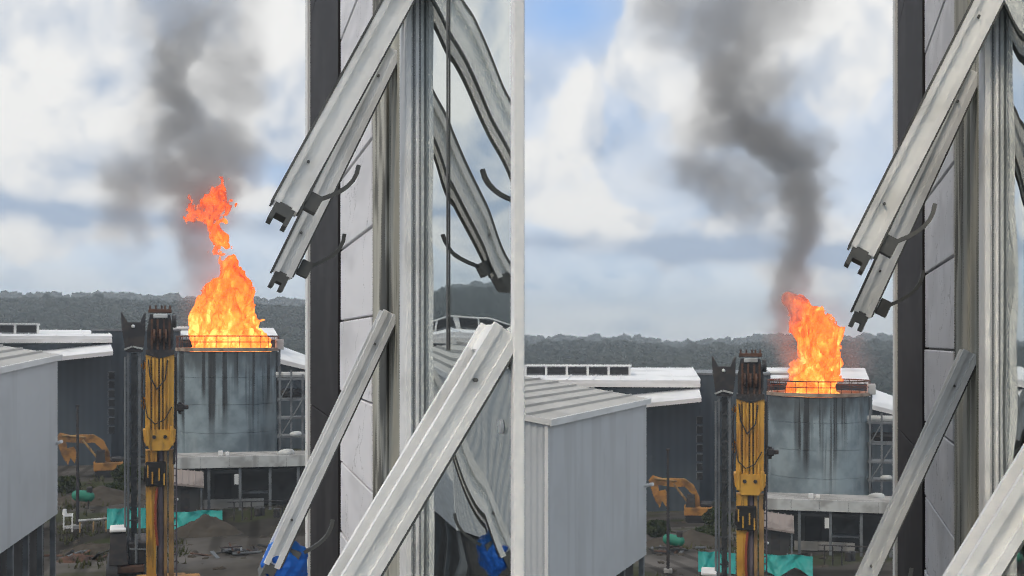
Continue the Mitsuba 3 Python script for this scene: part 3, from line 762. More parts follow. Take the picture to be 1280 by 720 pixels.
# heaps of earth
def heap(name, label, side, px, py, Y, sx, sy, h, seed, mat='mat_mound', kind='structure'):
    n = 36
    u, v = np.meshgrid(np.linspace(-1, 1, n), np.linspace(-1, 1, n), indexing='ij')
    r = np.hypot(u, v)
    z = h * np.clip(1 - r ** 1.4, -0.2, 1) * (0.55 + 0.9 * meshkit.fbm(np.stack([u * 3, v * 3, 0 * u + seed], -1), 4, seed))
    M = frame(side, px, py, Y)
    M[2, 3] = ground_z(M[0, 3], M[1, 3]) - 0.25
    single(name, mesh(np.stack([u * sx, v * sy, z], -1).reshape(-1, 3), grid_faces(n, n)[:, ::-1][:, ::-1]), mat, M, True, kind=kind, label=label)


# white pipe stand, drum, railing
X, Z, k, g = scaled(85, 655, 98)
m = Model()
for px in (80, 90):
    for y in (0, 1.0):
        m.add('leg', tube([X(px), y, g], [X(px), y, Z(645)], 0.06, 8), 'mat_white_trim')
m.add('top', cat(tube([X(79), 0, Z(645)], [X(91), 0, Z(645)], 0.07), tube([X(79), 1.0, Z(645)], [X(91), 1.0, Z(645)], 0.07), tube([X(80), 0, Z(645)], [X(80), 1, Z(645)], 0.06), tube([X(90), 0, Z(645)], [X(90), 1, Z(645)], 0.06)), 'mat_white_trim')
m.add('stretcher', cat(tube([X(80), 0, Z(660)], [X(90), 0, Z(660)], 0.05), tube([X(80), 1, Z(660)], [X(90), 1, Z(660)], 0.05)), 'mat_white_trim')
m.add('jug', cat(tube([X(81), 0.4, Z(645) + 0.07], [X(81), 0.4, Z(637)], 0.2, 12, 0.14)), 'mat_white_trim', 40)
models['stand'] = (m, 85, 655, 98)

X, Z, k, g = scaled(103, 622, 112)
m = Model()
m.add('tank', cat(tube([X(97), 0, Z(619)], [X(111), 0, Z(621)], 0.52, 16), ball([X(97), 0, Z(619)], 0.5, 2), ball([X(111), 0, Z(621)], 0.5, 2)), 'mat_green', 40)
m.add('motor', box(X(108), X(115), -0.35, 0.35, Z(616), Z(609), 0.05), 'mat_iron')
m.add('frame', cat(*[tube([X(px), y, g], [X(px), y, Z(622)], 0.06) for px in (98, 110) for y in (-0.35, 0.35)]), 'mat_iron')
models['compressor'] = (m, 103, 622, 112)

X, Z, k, g = scaled(306, 640, 104)
m = Model()
for px in (293, 303, 314, 352):
    m.add('post', tube([X(px), 0, g], [X(px), 0, Z(627)], 0.06), 'mat_iron')
m.add('rail', cat(tube([X(285), 0, Z(627)], [X(362), 0, Z(627)], 0.05), tube([X(285), 0, Z(634)], [X(362), 0, Z(634)], 0.035)), 'mat_iron')
models['railing'] = (m, 306, 640, 104)

X, Z, k, g = scaled(118, 652, 98)
m = Model()
m.add('bar', tube([X(99), 0, Z(650)], [X(134), 0, Z(649)], 0.1), 'mat_fascia')
for px in (101, 117, 132):
    m.add('leg', tube([X(px), 0, g], [X(px), 0, Z(650)], 0.06), 'mat_tan')
models['barrier'] = (m, 118, 652, 98)

PLACE = [  # model, name, category, label on the left, label on the right
    ('slate', 'slate_warehouse', 'building', 'dark slate warehouse with white roof bands behind the shed with the roof strip', 'dark slate warehouse with white roof bands and monitor behind the ribbed shed'),
    ('block', 'slate_block', 'building', 'tall plain slate block behind the left forked mast', 'tall plain slate block behind the right forked mast'),
    ('works', 'works_building', 'building', 'low works building with pale roof behind the left burning tank', 'low works building with pale roof behind the right burning tank'),
    ('tank', 'storage_tank', 'tank', 'streaked grey steel storage tank burning with a wide spreading flame', 'streaked grey steel storage tank burning with a narrow upright flame'),
    ('shelter', 'open_shelter', 'building', 'low open shelter with white fascia below the wide flame tank', 'low open shelter with white fascia below the narrow flame tank'),
    ('hut', 'site_hut', 'hut', 'small dark hut with sloping brown roof beside the left crane boom', 'small dark hut with sloping brown roof beside the right crane boom'),
    ('rack', 'pipe_rack', 'rack', 'smoky steel pipe rack between left tank and dark window wall', 'smoky steel pipe rack between right tank and dark window wall'),
    ('excavator', 'excavator', 'excavator', 'dusty yellow excavator beside the left dark pole', 'dusty yellow excavator beside the right dark pole'),
    ('pole', 'dark_pole', 'pole', 'thin dark pole in front of the left yellow excavator', 'thin dark pole in front of the right yellow excavator'),
    ('crane', 'telescopic_crane', 'crane', 'raised yellow crane boom with dark head in the left yard', 'raised yellow crane boom with dark head in the right yard'),
    ('rig', 'drilling_rig', 'drilling rig', 'dark drilling rig with forked mast beside the left yellow boom', 'dark drilling rig with forked mast beside the right yellow boom'),
    ('tarp_a', 'tarpaulin', 'tarpaulin', 'teal tarpaulin behind the left dark drilling rig', 'teal tarpaulin behind the right dark drilling rig'),
    ('tarp_b', 'tarpaulin', 'tarpaulin', 'peaked teal tarpaulin to the right of the left crane boom', 'peaked teal tarpaulin to the right of the right crane boom'),
    ('compressor', 'air_compressor', 'machine', 'small green compressor below the left excavator', 'small green compressor below the right excavator'),
    ('railing', 'pipe_railing', 'railing', 'thin dark pipe railing in front of the left shelter', 'thin dark pipe railing in front of the right shelter'),
    ('stand', 'pipe_stand', 'stand', 'small white pipe stand by the corner of the left shed', None),
    ('barrier', 'pipe_barrier', 'barrier', 'low pale pipe barrier beside the white pipe stand', None),
]
for mod, name, category, ll, lr in PLACE:
    mm, ax, ay, Y = models[mod]
    for side, lab in (('L', ll), ('R', lr)):
        if lab:
            mm.place(name, lab, category, frame(side, ax, ay, Y))
sm = models['sack'][0]
for side, word in (('L', 'left'), ('R', 'right')):
    for (px, py, how) in ((358, 559, 'lower pale bulk sack beside the'), (368, 545, 'upper pale bulk sack resting on the')):
        M = frame(side, px, py, 116.2)
        if py == 545:
            M[:3, :3] = M[:3, :3] * 0.75
            M[:3, 3] = frame(side, 370, 542.5, 117)[:3, 3]
        else:
            M[:3, 3] = frame(side, 358, 558, 112.5)[:3, 3]
            M[2, 3] = frame(side, 358, 571, 112.5)[2, 3] + 0.36
        sm.place('bulk_sack', f'{how} {word} pipe rack', 'sack', M)
heap('earth_mound', 'dark heap of earth below the peaked teal tarpaulin', 'L', 256, 662, 96.5, 3.4, 1.6, 1.9, 2)
heap('earth_mound_001', 'low dirt heap in the corner beside the rig', 'L', 120, 690, 88, 3.5, 2.0, 1.0, 5)
heap('earth_mound_002', 'earth bank beside the excavator', 'L', 128, 625, 118, 5.5, 3.5, 1.3, 7)
heap('earth_mound_003', 'earth bank beside the second excavator', 'R', 128, 625, 118, 5.5, 3.5, 1.3, 7)
heap('earth_mound_004', 'small reddish soil heap beside the shed', 'L', 92, 696, 85, 1.6, 1.2, 0.9, 9, 'mat_rust')

# scrap, drums and bushes
def scrap(seed, n, spread):
    r = np.random.default_rng(seed)
    m = Model()
    for i in range(n):
        c = np.array([r.normal(0, spread), r.normal(0, 0.7), 0.15 + 0.5 * r.random() * (1 - i / n)])
        a, l = r.uniform(0, math.pi), r.uniform(0.7, 2.2)
        d = np.array([math.cos(a), math.sin(a) * 0.6, r.normal(0, 0.15)]) * l / 2
        mat = ('mat_iron', 'mat_rust', 'mat_grey_steel', 'mat_shelter', 'mat_shelter')[i % 5]
        m.add('pipe' if i % 3 else 'plank', tube(c - d, c + d, r.uniform(0.05, 0.12), 7) if i % 3 else bar(c - d, c + d, 0.3, 0.06, (0, 0, 1)), mat)
    return m


def on_ground(side, px, Y):
    M = frame(side, px, 640, Y)
    M[2, 3] = ground_z(M[0, 3], M[1, 3]) - 0.05
    return M


scrap(3, 26, 1.3).place('scrap_pile', 'pile of dark scrap pipes on the soil beside the left shed corner', 'scrap pile', on_ground('L', 108, 86))
scrap(4, 22, 1.0).place('scrap_pile', 'low pile of scrap lying on the open yard below the peaked tarpaulin', 'scrap pile', on_ground('L', 300, 88))
scrap(9, 20, 1.1).place('scrap_pile', 'pile of scrap pipes on the soil near the corner of the ribbed shed', 'scrap pile', on_ground('R', 100, 112))
drum = Model()
drum.add('body', lathe([(0.29, 0), (0.29, 0.29), (0.305, 0.30), (0.29, 0.31), (0.29, 0.58), (0.305, 0.59), (0.29, 0.60), (0.29, 0.88), (0.01, 0.87), (0.01, 0.0)], 24), 'mat_iron', 40)
drum.add('lid_ring', lathe([(0.305, 0.88), (0.305, 0.905), (0.27, 0.905), (0.27, 0.88)], 24), 'mat_grey_steel', 40)
for side, word in (('L', 'left'), ('R', 'right')):
    for i, (px, Y) in enumerate(((322, 106.5), (327, 106.9), (346, 106.0))):
        drum.place('oil_drum', f'{("leftmost", "middle", "rightmost")[i]} of the three dark drums before the {word} open shelter', 'drum', on_ground(side, px, Y), f'drums before the {word} shelter')


def bush(seed, w, h):
    r = np.random.default_rng(seed)
    m = Model()
    v, f = [], []
    for i in range(1500):
        c = r.standard_normal(3)
        c = c / np.linalg.norm(c) * r.random() ** 0.4
        c = c * [w, w * 0.7, h / 2] * (0.75 + 0.5 * meshkit.fbm(c[None] * 2 + seed, 2, seed)[0]) + [0, 0, h / 2]
        a, b = r.standard_normal(3) * 0.16, r.standard_normal(3) * 0.16
        v += [c - a, c + b, c + a, c - b]
        f += [[4 * i, 4 * i + 1, 4 * i + 2], [4 * i, 4 * i + 2, 4 * i + 3]]
    m.add('foliage', trimesh.Trimesh(v, f, process=False), 'mat_leaf')
    m.add('stem', cat(*[tube([r.normal(0, 0.2), r.normal(0, 0.2), -0.2], [r.normal(0, w * 0.4), r.normal(0, w * 0.3), h * 0.7], 0.05, 5, 0.02) for _ in range(4)]), 'mat_rust')
    return m


scene['mat_leaf'] = {'type': 'twosided', 'bsdf': {'type': 'diffuse', 'reflectance': proc(lambda p, n, uv: mix((0.022, 0.036, 0.014), (0.060, 0.074, 0.030), noise(p.x * 1.5, p.y * 1.5, p.z * 1.5)))}}
for i, (px, Y, w, h, where) in enumerate(((160, 132, 1.5, 2.2, 'behind the mast of the'), (146, 120, 1.3, 1.5, 'on the earth bank left of the'), (84, 124, 1.2, 1.7, 'at the shed corner left of the'))):
    for side, word in (('L', 'left'), ('R', 'right')):
        bush(40 + i, w, h).place('shrub', f'dark green shrub {where} {word} drilling rig', 'shrub', on_ground(side, px, Y))

# weeds and stones on the yard
tuft, stone = [], []
for kx in range(1500):
    side = 'L' if RNG.random() < 0.6 else 'R'
    px, Y = RNG.uniform(75, 385) + SHIFT[side][0], 82 + 60 * RNG.random() ** 1.3
    x = (px - 640) / F * Y
    z = ground_z(np.array(x), np.array(Y))
    if meshkit.fbm(np.array([x * 0.13 + 40, Y * 0.13, 5]), 4, 1) > 0.5 and px - SHIFT[side][0] < 230:
        for j in range(5):
            a, h = RNG.uniform(0, 6.28), RNG.uniform(0.25, 0.7)
            c = np.array([x, Y, z]) + [RNG.normal(0, 0.2), RNG.normal(0, 0.2), -0.2]
            t = np.array([math.cos(a), math.sin(a), 0]) * 0.12
            tuft.append(mesh([c - t, c + t, c + [RNG.normal(0, 0.2), RNG.normal(0, 0.2), h + 0.2]], [[0, 1, 2]]))
    elif kx % 3 == 0:
        s = RNG.uniform(0.1, 0.34)
        v = trimesh.creation.icosphere(subdivisions=1)
        v.vertices = v.vertices * (1 + 0.2 * RNG.standard_normal((42, 1))) * [s, s, s * 0.6] + [x, Y, z]
        stone.append(v)
single('grass', cat(*tuft), 'mat_weed', kind='stuff', label='rough weeds scattered over the dark yard')
single('rubble', cat(*stone), 'mat_mound', kind='stuff', label='loose stones scattered over the dark yard')


# ------------------------------------------------------------------ fires
def flame(name, label, side, prof, seed, licks):
    """prof: (height px above the rim, centre px, half width px) from below up, in a 0.0813 m per pixel scale."""
    k = 122 / F
    P = np.array(prof, float) * k
    lx = 0.5 * 40
    res = 0.17
    xs, ys, zs_ = np.arange(-8, 8 + res, res), np.arange(-6, 6 + res, res), np.arange(-0.6, P[-1, 0] + 8 + res, res)
    GX, GY, GZ = np.meshgrid(xs, ys, zs_, indexing='ij')
    cx = np.interp(GZ, P[:, 0], P[:, 1])
    hw = np.interp(GZ, P[:, 0], P[:, 2])
    st = np.stack([GX * 0.75, GY * 0.75, GZ * 0.34 - 3 * 0], -1)
    wx = 1.7 * (meshkit.fbm(st * 0.9 + 3.1, 3, seed) - 0.5)
    n1 = meshkit.fbm(np.stack([GX * 0.55 + wx, GY * 0.55, GZ * 0.22], -1), 4, seed + 1) - 0.5
    n2 = meshkit.fbm(np.stack([GX * 1.3 + wx * 2, GY * 1.3, GZ * 0.6], -1), 3, seed + 5) - 0.5
    n3 = meshkit.fbm(np.stack([GX * 2.6 + wx * 3, GY * 2.6, GZ * 1.1 - wx], -1), 3, seed + 8) - 0.5
    r = np.hypot((GX - cx + wx * 0.5), GY * 1.05)
    up = np.clip(GZ / P[-1, 0], 0, 1)
    D = hw - r + (n1 * (2.4 + 2.8 * up) + n2 * 2.5 + n3 * 1.3)
    D = np.where(GZ > P[-1, 0] + 0.5 * 0, D - (GZ - P[-1, 0]) * 1.6, D)
    for (h, c, s, sz) in licks:
        rr_ = np.sqrt(((GX - c * k + wx * 0.3) / 1.0) ** 2 + (GY / 1.0) ** 2 + ((GZ - h * k - wx) / sz) ** 2)
        D = np.maximum(D, s * k - 0.12 - rr_ + n1 * 2.4 + n2 * 3.2 + n3 * 2.0)
    D = np.where(GZ < -0.35, -1, D)
    return iso(D, xs, ys, zs_)


def iso(D, xs, ys, zs_):
    """The surface D = 0 by marching tetrahedra, as loose triangles that face outwards."""
    nx, ny, nz = D.shape
    D = D.ravel() + 1e-7
    X, Y, Z = np.meshgrid(xs, ys, zs_, indexing='ij')
    P = np.stack([X.ravel(), Y.ravel(), Z.ravel()], -1)
    i, j, l = np.meshgrid(np.arange(nx - 1), np.arange(ny - 1), np.arange(nz - 1), indexing='ij')
    o = ((i * ny + j) * nz + l).ravel()
    corner = np.array([0, ny * nz, ny * nz + nz, nz, 1, ny * nz + 1, ny * nz + nz + 1, nz + 1])
    inside = np.stack([D[o + c] > 0 for c in corner], 1).sum(1)
    o = o[(inside > 0) & (inside < 8)]
    out = []

    def cut(a, b):
        t = D[a] / (D[a] - D[b])
        return P[a] + (P[b] - P[a]) * t[:, None]
    for tet in ((0, 5, 1, 6), (0, 1, 2, 6), (0, 2, 3, 6), (0, 3, 7, 6), (0, 7, 4, 6), (0, 4, 5, 6)):
        v = np.stack([o + corner[c] for c in tet], 1)
        pos = D[v] > 0
        n = pos.sum(1)
        order = np.argsort(~pos, axis=1, kind='stable')             # inside corners first
        v = np.take_along_axis(v, order, 1)
        for kk in (1, 2, 3):
            w = v[n == kk]
            if not len(w):
                continue
            A, B, C, E = w.T
            if kk == 1:
                tris = [(cut(A, B), cut(A, C), cut(A, E))]
            elif kk == 3:
                tris = [(cut(E, A), cut(E, B), cut(E, C))]
            else:
                q = cut(A, C), cut(A, E), cut(B, E), cut(B, C)
                tris = [(q[0], q[1], q[2]), (q[0], q[2], q[3])]
            c_in = P[w[:, :kk]].mean(1)
            for t in tris:
                t = np.stack(t, 1)
                nrm = np.cross(t[:, 1] - t[:, 0], t[:, 2] - t[:, 0])
                flip = ((t.mean(1) - c_in) * nrm).sum(1) < 0
                t[flip] = t[flip][:, ::-1]
                out.append(t)
    t = np.concatenate(out)
    t = t[np.linalg.norm(np.cross(t[:, 1] - t[:, 0], t[:, 2] - t[:, 0]), axis=1) > 1e-7]
    return trimesh.Trimesh(t.reshape(-1, 3), np.arange(len(t) * 3).reshape(-1, 3), process=False)


def fire_classes(mm, seed):
    """Splits the flame's faces by how hot they burn: (faces' mesh, radiance) from deep red to yellow."""
    c = mm.triangles_center
    x, y, z = c.T
    st = lambda a, b, d: np.stack([a, b, d], -1)  # noqa: E731
    w = meshkit.fbm(st(x * 0.5, y * 0.5, z * 0.3), 3, seed)
    a = meshkit.fbm(st(x * 0.8 + 2.5 * w, y * 0.8, z * 0.42 - w), 4, seed + 3)
    b = meshkit.fbm(st(x * 2.0 + 4 * w, y * 2.0, z * 0.9), 3, seed + 6)
    t = 0.5 * a + 0.5 * b + 0.20 * np.abs(mm.face_normals[:, 1]) - 0.05 - 0.02 * np.clip(z - 2, 0, 12)
    lo, hi = np.quantile(t, [0.03, 0.985])
    t = np.clip((t - lo) / (hi - lo), 0, 0.9999)
    n = 14
    cls = (t * n).astype(int)
    ramp_t = [0, 0.25, 0.55, 0.8, 1]
    ramp = np.array([(0.13, 0.014, 0.006), (0.29, 0.036, 0.006), (0.40, 0.062, 0.009), (0.46, 0.105, 0.015), (0.50, 0.20, 0.045)])
    for i in range(n):
        if (cls == i).any():
            part = mm.submesh([np.nonzero(cls == i)[0]], append=True, repair=False)
            yield part, [float(np.interp((i + 0.5) / n, ramp_t, ramp[:, j]) * FIRE) for j in range(3)]


FIRE = 1.15
k = 122 / F
fire_l = flame('fire', '', 'L', ((0, 0, 44), (20, 0, 40), (45, 0, 35), (70, -1, 29), (88, 2, 20), (103, 0, 9), (112, -4, 3), (118, -6, 0.2)), 3,
               ((142, -14, 8, 1.7), (163, -10, 4, 1.2), (180, -16, 11, 1.6), (176, -44, 8, 1.0), (196, -12, 6, 1.3)))
fire_r = flame('fire', '', 'R', ((0, 0, 27), (18, 0, 26), (45, 2, 26), (75, 4, 25), (100, 2, 21), (112, -6, 14), (120, -20, 7), (126, -28, 2)), 17, ())
for side, mm, px, lab in (('L', fire_l, 288, 'wide orange blaze on the left tank with torn flames rising above'), ('R', fire_r, 281, 'narrow upright orange blaze on the right tank')):
    M = frame(side, px, 441, 122)
    key = numbered('fire')
    for i, (part, rad) in enumerate(fire_classes(mm, 5 if side == 'L' else 12)):
        scene[f'{key}__flame_{i:03d}' if i else f'{key}__flame'] = {**mikit.ply(part, {'type': 'diffuse', 'reflectance': {'type': 'rgb', 'value': [0.02, 0.01, 0.01]}}), 'to_world': T4(M.tolist()),
                                                                   'emitter': {'type': 'area', 'radiance': {'type': 'rgb', 'value': rad}}}
        labels[f'{key}__flame_{i:03d}' if i else f'{key}__flame'] = {'kind': 'stuff'}
    labels[key] = {'label': lab, 'category': 'fire'}


# ------------------------------------------------------------------ smoke
def smoke(side, label, path, x0, x1, top, bottom, seed, gain):
    """path: (px, py, radius px, density). The box is upright, 24 m deep, in a 0.0813 m per pixel scale."""
    k = 122 / F
    sx, sz, sy = (x1 - x0) * k, (bottom - top) * k, 14.0
    nx, nz, ny = int(sx / 0.26), int(sz / 0.26), 46
    gx_, gy_, gz_ = np.meshgrid((np.arange(nx) + 0.5) / nx * sx, ((np.arange(ny) + 0.5) / ny - 0.5) * sy, (np.arange(nz) + 0.5) / nz * sz, indexing='ij')
    q = np.stack([gx_, gy_, gz_], -1)
    warp = np.stack([meshkit.fbm(q / 5.5 + 7, 3, seed), meshkit.fbm(q / 5.5 + 31, 3, seed + 1), meshkit.fbm(q / 5.5 + 57, 3, seed + 2)], -1) - 0.5
    fine = np.stack([meshkit.fbm(q / 1.9 + 11, 3, seed + 3), meshkit.fbm(q / 1.9 + 41, 3, seed + 4), meshkit.fbm(q / 1.9 + 71, 3, seed + 5)], -1) - 0.5
    w = q + warp * 4.2 + fine * 1.6
    D, E = np.zeros(gx_.shape), np.zeros(gx_.shape)
    full = []
    for p0, p1 in zip(path, path[1:] + [None]):
        full.append(p0)
        if p1 is not None and math.hypot(p1[0] - p0[0], p1[1] - p0[1]) < 62:
            full += [tuple(a + (b - a) * t for a, b in zip(p0, p1)) for t in (0.33, 0.67)]
    for (px, py, r, dens) in full:
        c = np.array([(px - x0) * k, 0, (bottom - py) * k])
        rr_ = r * k
        d2 = ((w[..., 0] - c[0]) ** 2 + (w[..., 1] * 1.1) ** 2 + (w[..., 2] - c[2]) ** 2) / rr_ ** 2
        e = np.exp(-d2 * 1.0)
        D = np.maximum(D, dens * e) + 0.08 * dens * e
        E = np.maximum(E, e)
    n_ = meshkit.fbm(q / 3.2 + warp * 1.6, 6, seed + 9)
    bil = 1 - 2 * np.abs(meshkit.fbm(q / 2.2 + fine, 4, seed + 15) - 0.5)
    D = D * np.clip((E + 1.35 * (n_ - 0.5) + 0.7 * (bil - 0.78) - 0.22) / 0.5, 0, 1.25) + 0.13 * D
    edge = np.minimum(np.minimum(gx_, sx - gx_) / 2.0, np.minimum(gz_, 1e9) / 1.0)
    D = D * np.clip(edge, 0, 1) * np.clip((sy / 2 - np.abs(gy_)) / 1.5, 0, 1) * np.clip((sz - gz_) / 1.5, 0, 1)
    D[D < 0.012] = 0
    D = D * gain
    grid = np.ascontiguousarray(np.transpose(D, (2, 1, 0))[..., None].astype(np.float32))      # z, y, x
    M = frame(side, (x0 + x1) / 2, (top + bottom) / 2, 122) @ np.diag([sx / 2, sy / 2, sz / 2, 1.0])
    G = M @ np.array([[2, 0, 0, -1], [0, 2, 0, -1], [0, 0, 2, -1], [0, 0, 0, 1.0]])
    key = numbered('smoke')
    scene[f'{key}_air'] = {'type': 'heterogeneous', 'albedo': {'type': 'rgb', 'value': [0.63, 0.63, 0.632]},
                           'sigma_t': {'type': 'gridvolume', 'grid': mi.VolumeGrid(grid), 'to_world': T4(G.tolist()), 'filter_type': 'trilinear'}}
    scene[key] = {'type': 'cube', 'to_world': T4(M.tolist()), 'bsdf': {'type': 'null'}, 'interior': {'type': 'ref', 'id': f'{key}_air'}, 'exterior': {'type': 'ref', 'id': 'haze_air'}}
    labels[key] = {'label': label, 'kind': 'stuff'}


smoke('L', 'thin grey smoke leaning over the wide flame and rising in a column',
      [(280, 400, 34, 0.14), (258, 345, 30, 0.5), (252, 300, 36, 0.5), (250, 262, 40, 0.55), (270, 240, 26, 0.5), (225, 215, 52, 0.5), (280, 188, 50, 0.5), (210, 175, 52, 0.45),
       (235, 150, 40, 0.65), (220, 118, 34, 0.85), (212, 88, 32, 0.75), (225, 55, 38, 0.34), (250, 20, 55, 0.2), (200, 10, 60, 0.14), (168, 235, 44, 0.38), (160, 280, 34, 0.24), (290, 110, 50, 0.25), (285, 50, 50, 0.2), (270, -40, 80, 0.15)],
      110, 350, -90, 436, 21, 0.56)
smoke('R', 'dark grey smoke rising from the narrow flame and spreading above',
      [(p - 738, y - 55, r, d) for p, y, r, d in
       [(985, 470, 18, 0.7), (984, 430, 22, 1.0), (984, 390, 26, 1.15), (988, 340, 30, 1.1), (996, 290, 32, 1.05), (1000, 245, 36, 1.0), (1002, 205, 36, 1.1), (975, 178, 40, 1.2), (935, 165, 36, 1.3), (908, 140, 34, 1.0),
        (905, 105, 42, 0.6), (915, 65, 52, 0.42), (900, 25, 62, 0.36), (840, 0, 60, 0.28), (960, 10, 60, 0.28), (855, 220, 36, 0.5), (895, 225, 44, 0.42), (930, 240, 46, 0.4), (880, 165, 46, 0.3), (955, 110, 50, 0.35), (940, -40, 90, 0.35),
        (1062, 455, 26, 0.16), (1040, 400, 34, 0.14), (1075, 520, 30, 0.12)]],
      40, 372, -110, 436, 33, 0.52)


# ------------------------------------------------------------------ the window walls beside the camera
class Wall:
    """s runs along the wall away from the camera, o points out of the wall, z is up from the eye."""

    def __init__(self, vp_px, dz, gap=0.5, relief=1.0):
        a = math.atan((vp_px - 640) / F)
        self.u = np.array([math.sin(a), math.cos(a), 0])
        self.n = np.array([-math.cos(a), math.sin(a), 0])
        self.gap, self.dz = gap, dz
        self.M = np.eye(4)
        self.M[:3, 0], self.M[:3, 1] = self.u, self.n * relief
        self.M[:3, 3] = -self.n * gap + [0, 0, dz]


TOP, LOW = 2.9, -2.6


def sash(m, s, width, zh, L, phi, name, tilt_handle=True, t=0.042, dark=True):
    """An open top-hung sash: hinge line at height zh, L long, phi out of the upright; its near stile at s."""
    dn = np.array([0, math.sin(phi), -math.cos(phi)])          # along the stile, outward and down
    pn = np.array([0, math.cos(phi), math.sin(phi)])           # out of the sash plane
    o0 = np.array([0, 0.012, zh])

    def P(ss, l, h):
        return np.array([ss, 0, 0]) + o0 + dn * l + pn * h

    def slab(s0, s1, l0, l1, h0, h1):
        return hull([P(a, b, c) for a in (s0, s1) for b in (l0, l1) for c in (h0, h1)])
    w = 0.052
    for side, s0 in (('near', s), ('far', s + width - w)):
        # a channel: web and two lips, open towards the camera side
        m.add(f'{name}__stile', cat(slab(s0 + 0.012, s0 + w, 0, L, -t / 2, t / 2), slab(s0, s0 + 0.012, 0, L + 0.006, -t / 2 - 0.006, -t / 2 + 0.010),
                                    slab(s0, s0 + 0.012, 0, L + 0.006, t / 2 - 0.010, t / 2 + 0.006)), 'mat_aluminium')
        m.add(f'{name}__gasket', cat(*([slab(s0 - 0.002, s0 + 0.011, 0, L + 0.012, t / 2 + 0.0062, t / 2 + 0.012)] if dark else []), slab(s0 + 0.002, s0 + 0.02, 0, L, -t / 2 - 0.0105, -t / 2 - 0.0062)), 'mat_alu_dark')
    for l in (0.13, 0.83):
        c = P(s - 0.0015, L * l, 0.004)
        m.add(f'{name}__screw', tube(c + np.array([0, 0, 0]), c + np.array([0.014, 0, 0]), 0.0036, 10), 'mat_alu_dark')
    m.add(f'{name}__rail', slab(s + w, s + width - w, 0, w, -t / 2 + 0.002, t / 2 - 0.002), 'mat_aluminium')
    m.add(f'{name}__rail', cat(slab(s + 0.002, s + width - 0.002, L + 0.001, L + 0.03, -t / 2, t / 2), slab(s + 0.002, s + width - 0.002, L + 0.03, L + 0.05, t / 2 - 0.012, t / 2), slab(s + 0.002, s + width - 0.002, L + 0.03, L + 0.05, -t / 2, -t / 2 + 0.012)), 'mat_alu_dark')
    m.add(f'{name}__pane', slab(s + w, s + width - w, w, L, -0.0025, 0.0025), 'mat_pane')
    if tilt_handle:
        # curved stay arm from the bottom rail back to the frame
        pts = []
        for i in range(9):
            q = i / 8
            l = L - 0.02 - 0.16 * q
            h = -0.03 - 0.085 * math.sin(q * math.pi * 0.62) - 0.0 * q
            pts.append(P(s + 0.03 + 0.02 * q, l, h))
        m.add(f'{name}__stay_arm', cat(*[bar(a, b, 0.010, 0.016, (1, 0, 0)) for a, b in zip(pts[:-1], pts[1:])]), 'mat_alu_dark')
        m.add(f'{name}__catch', cat(slab(s + 0.01, s + 0.07, L - 0.06, L - 0.015, -t / 2 - 0.045, -t / 2 - 0.013), ), 'mat_alu_dark')


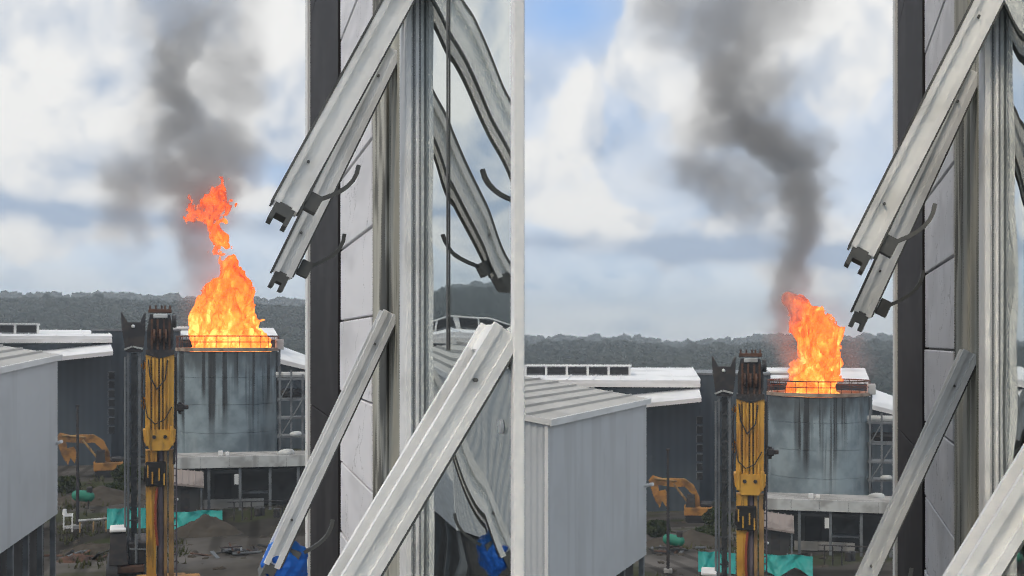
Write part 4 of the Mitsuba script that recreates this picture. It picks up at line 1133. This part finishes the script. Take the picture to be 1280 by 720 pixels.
def window_wall(wall, near, label, D_sash, added_end_post):
    m = Model()
    B = lambda s0, s1, o0, o1, z0, z1, c=0.0: box(s0, s1, o0, o1, z0, z1, c)  # noqa: E731
    top, low = TOP, LOW
    back = -0.016
    # glass, its bead, and an added white post dividing the two yards
    m.add('glazing', B(near + 0.02, 3.06, back + 0.004, -0.001, low, top), 'mat_glass_wall')
    m.add('glazing_bead', B(2.66, 2.672, 0.0005, 0.003, -0.02, top), 'mat_alu_dark')
    if added_end_post:
        m.add('added_end_post', B(near - 0.004, near + 0.0195, back, 0.004, low, top, 0.002), 'mat_white_paint')
    # mullion with ridges
    m.add('mullion', cat(B(3.07, 3.16, back, 0.036, low, top, 0.003), B(3.062, 3.0695, 0.022, 0.034, low, top), B(3.062, 3.0695, 0.001, 0.009, low, top)), 'mat_aluminium')
    m.add('mullion__gasket', cat(B(3.0655, 3.0695, 0.0125, 0.0165, low, top), B(3.058, 3.0635, -0.001, 0.0008, low, top), B(3.161, 3.175, -0.01, 0.022, low, top)), 'mat_grey_steel')
    m.add('mullion__rib', B(3.176, 3.215, back, 0.030, low, top, 0.003), 'mat_aluminium')
    # weathered jamb boards
    for i, (a, b, o) in enumerate(((3.222, 3.44, 0.004), (3.446, 3.64, 0.0), (3.646, 3.985, 0.007))):
        m.add('jamb_board', B(a, b, back, o, low, top, 0.002), 'mat_jamb')
    m.add('joint', B(3.99, 4.05, back, -0.006, low, top), 'mat_rubber')
    # white tiles, each its own slab
    z, i = low, 0
    hs = (0.297, 0.302, 0.296, 0.3)
    while z < top - 0.05:
        h = hs[i % 4]
        o = 0.004 * ((i * 7) % 3) / 2
        m.add('tile', B(4.056, 5.14, back, o, z + 0.004, min(z + h - 0.004, top), 0.003), 'mat_tile')
        z += h
        i += 1
    m.add('tile_backing', B(4.052, 5.16, back - 0.02, back - 0.001, low, top), 'mat_concrete')
    # dark cladding and its pale edge strip
    zz_ = [low, -1.45, -0.35, 0.75, 1.8, top]
    for a, b in zip(zz_[:-1], zz_[1:]):
        m.add('dark_panel', B(5.165, 6.78, -0.03, 0.010, a + 0.0025, b - 0.0025, 0.002), 'mat_dark_panel')
    m.add('edge_strip', B(6.79, 6.96, -0.03, 0.026, low, top, 0.003), 'mat_white_trim')
    m.add('lower_wall', B(near if added_end_post else -1.0, 6.85, -0.03 if added_end_post else -0.2, -0.002, -EYE - 3.5, low - 0.003), 'mat_concrete')
    # open sashes
    sash(m, 2.99, 0.15, 0.955, 0.70, math.radians(28.0), 'open_sash', t=0.052)
    sash(m, 3.45, 0.14, 0.85, 0.725, math.radians(25.6), 'open_sash_001')
    sash(m, 3.50, 0.14, 0.085, 0.80, math.radians(25.3), 'open_sash_002', t=0.036, dark=False)
    sash(m, D_sash, 0.16, 0.02, 0.80, math.radians(31.6), 'open_sash_003', t=0.044, dark=False)
    m.add('bolt', cat(tube([2.13, 0.0, -0.155], [2.13, 0.006, -0.155], 0.013, 14)), 'mat_aluminium')
    return m.place('window_wall', label, 'window wall', wall.M)


WL = Wall(275, 0.0)
WR = Wall(1025, -0.115, 0.414, 0.92)
window_wall(WL, 2.03, 'tiled and glazed window wall with open aluminium sashes, whole width in view', 2.03, True)
window_wall(WR, -1.0, 'tiled and glazed window wall with open sashes, cut off by the frame', 2.03, False)

# blue plastic bundle hanging on the lowest left sash
bl = ball([0, 0, 0], 1.0, 4)
f1 = meshkit.fbm(bl.vertices * 2.1 + 5, 4, 3)
f2 = np.abs(meshkit.fbm(bl.vertices * 4.0 + 9, 3, 8) - 0.5)
bl.vertices = bl.vertices * (0.82 + 0.42 * (f1 - 0.5) - 0.10 * f2)[:, None] * [0.078, 0.07, 0.095]
P0 = W(356, 704, 3.5)
Mb = np.eye(4)
Mb[:3, 3] = P0
single('plastic_bundle', bl, 'mat_blue', Mb, True, label='crumpled blue plastic bundle at the lower tip of the open sash', category='bundle')

# ------------------------------------------------------------------ haze round it all
Mh = np.diag([2300, 2300, 50.0, 1])
Mh[:3, 3] = [0, 100, 24.0]
scene['haze'] = {'type': 'cube', 'to_world': T4(Mh.tolist()), 'bsdf': {'type': 'null'}, 'interior': {'type': 'ref', 'id': 'haze_air'}}
labels['haze'] = {'label': 'thin humid haze over the yard and hills', 'kind': 'stuff'}
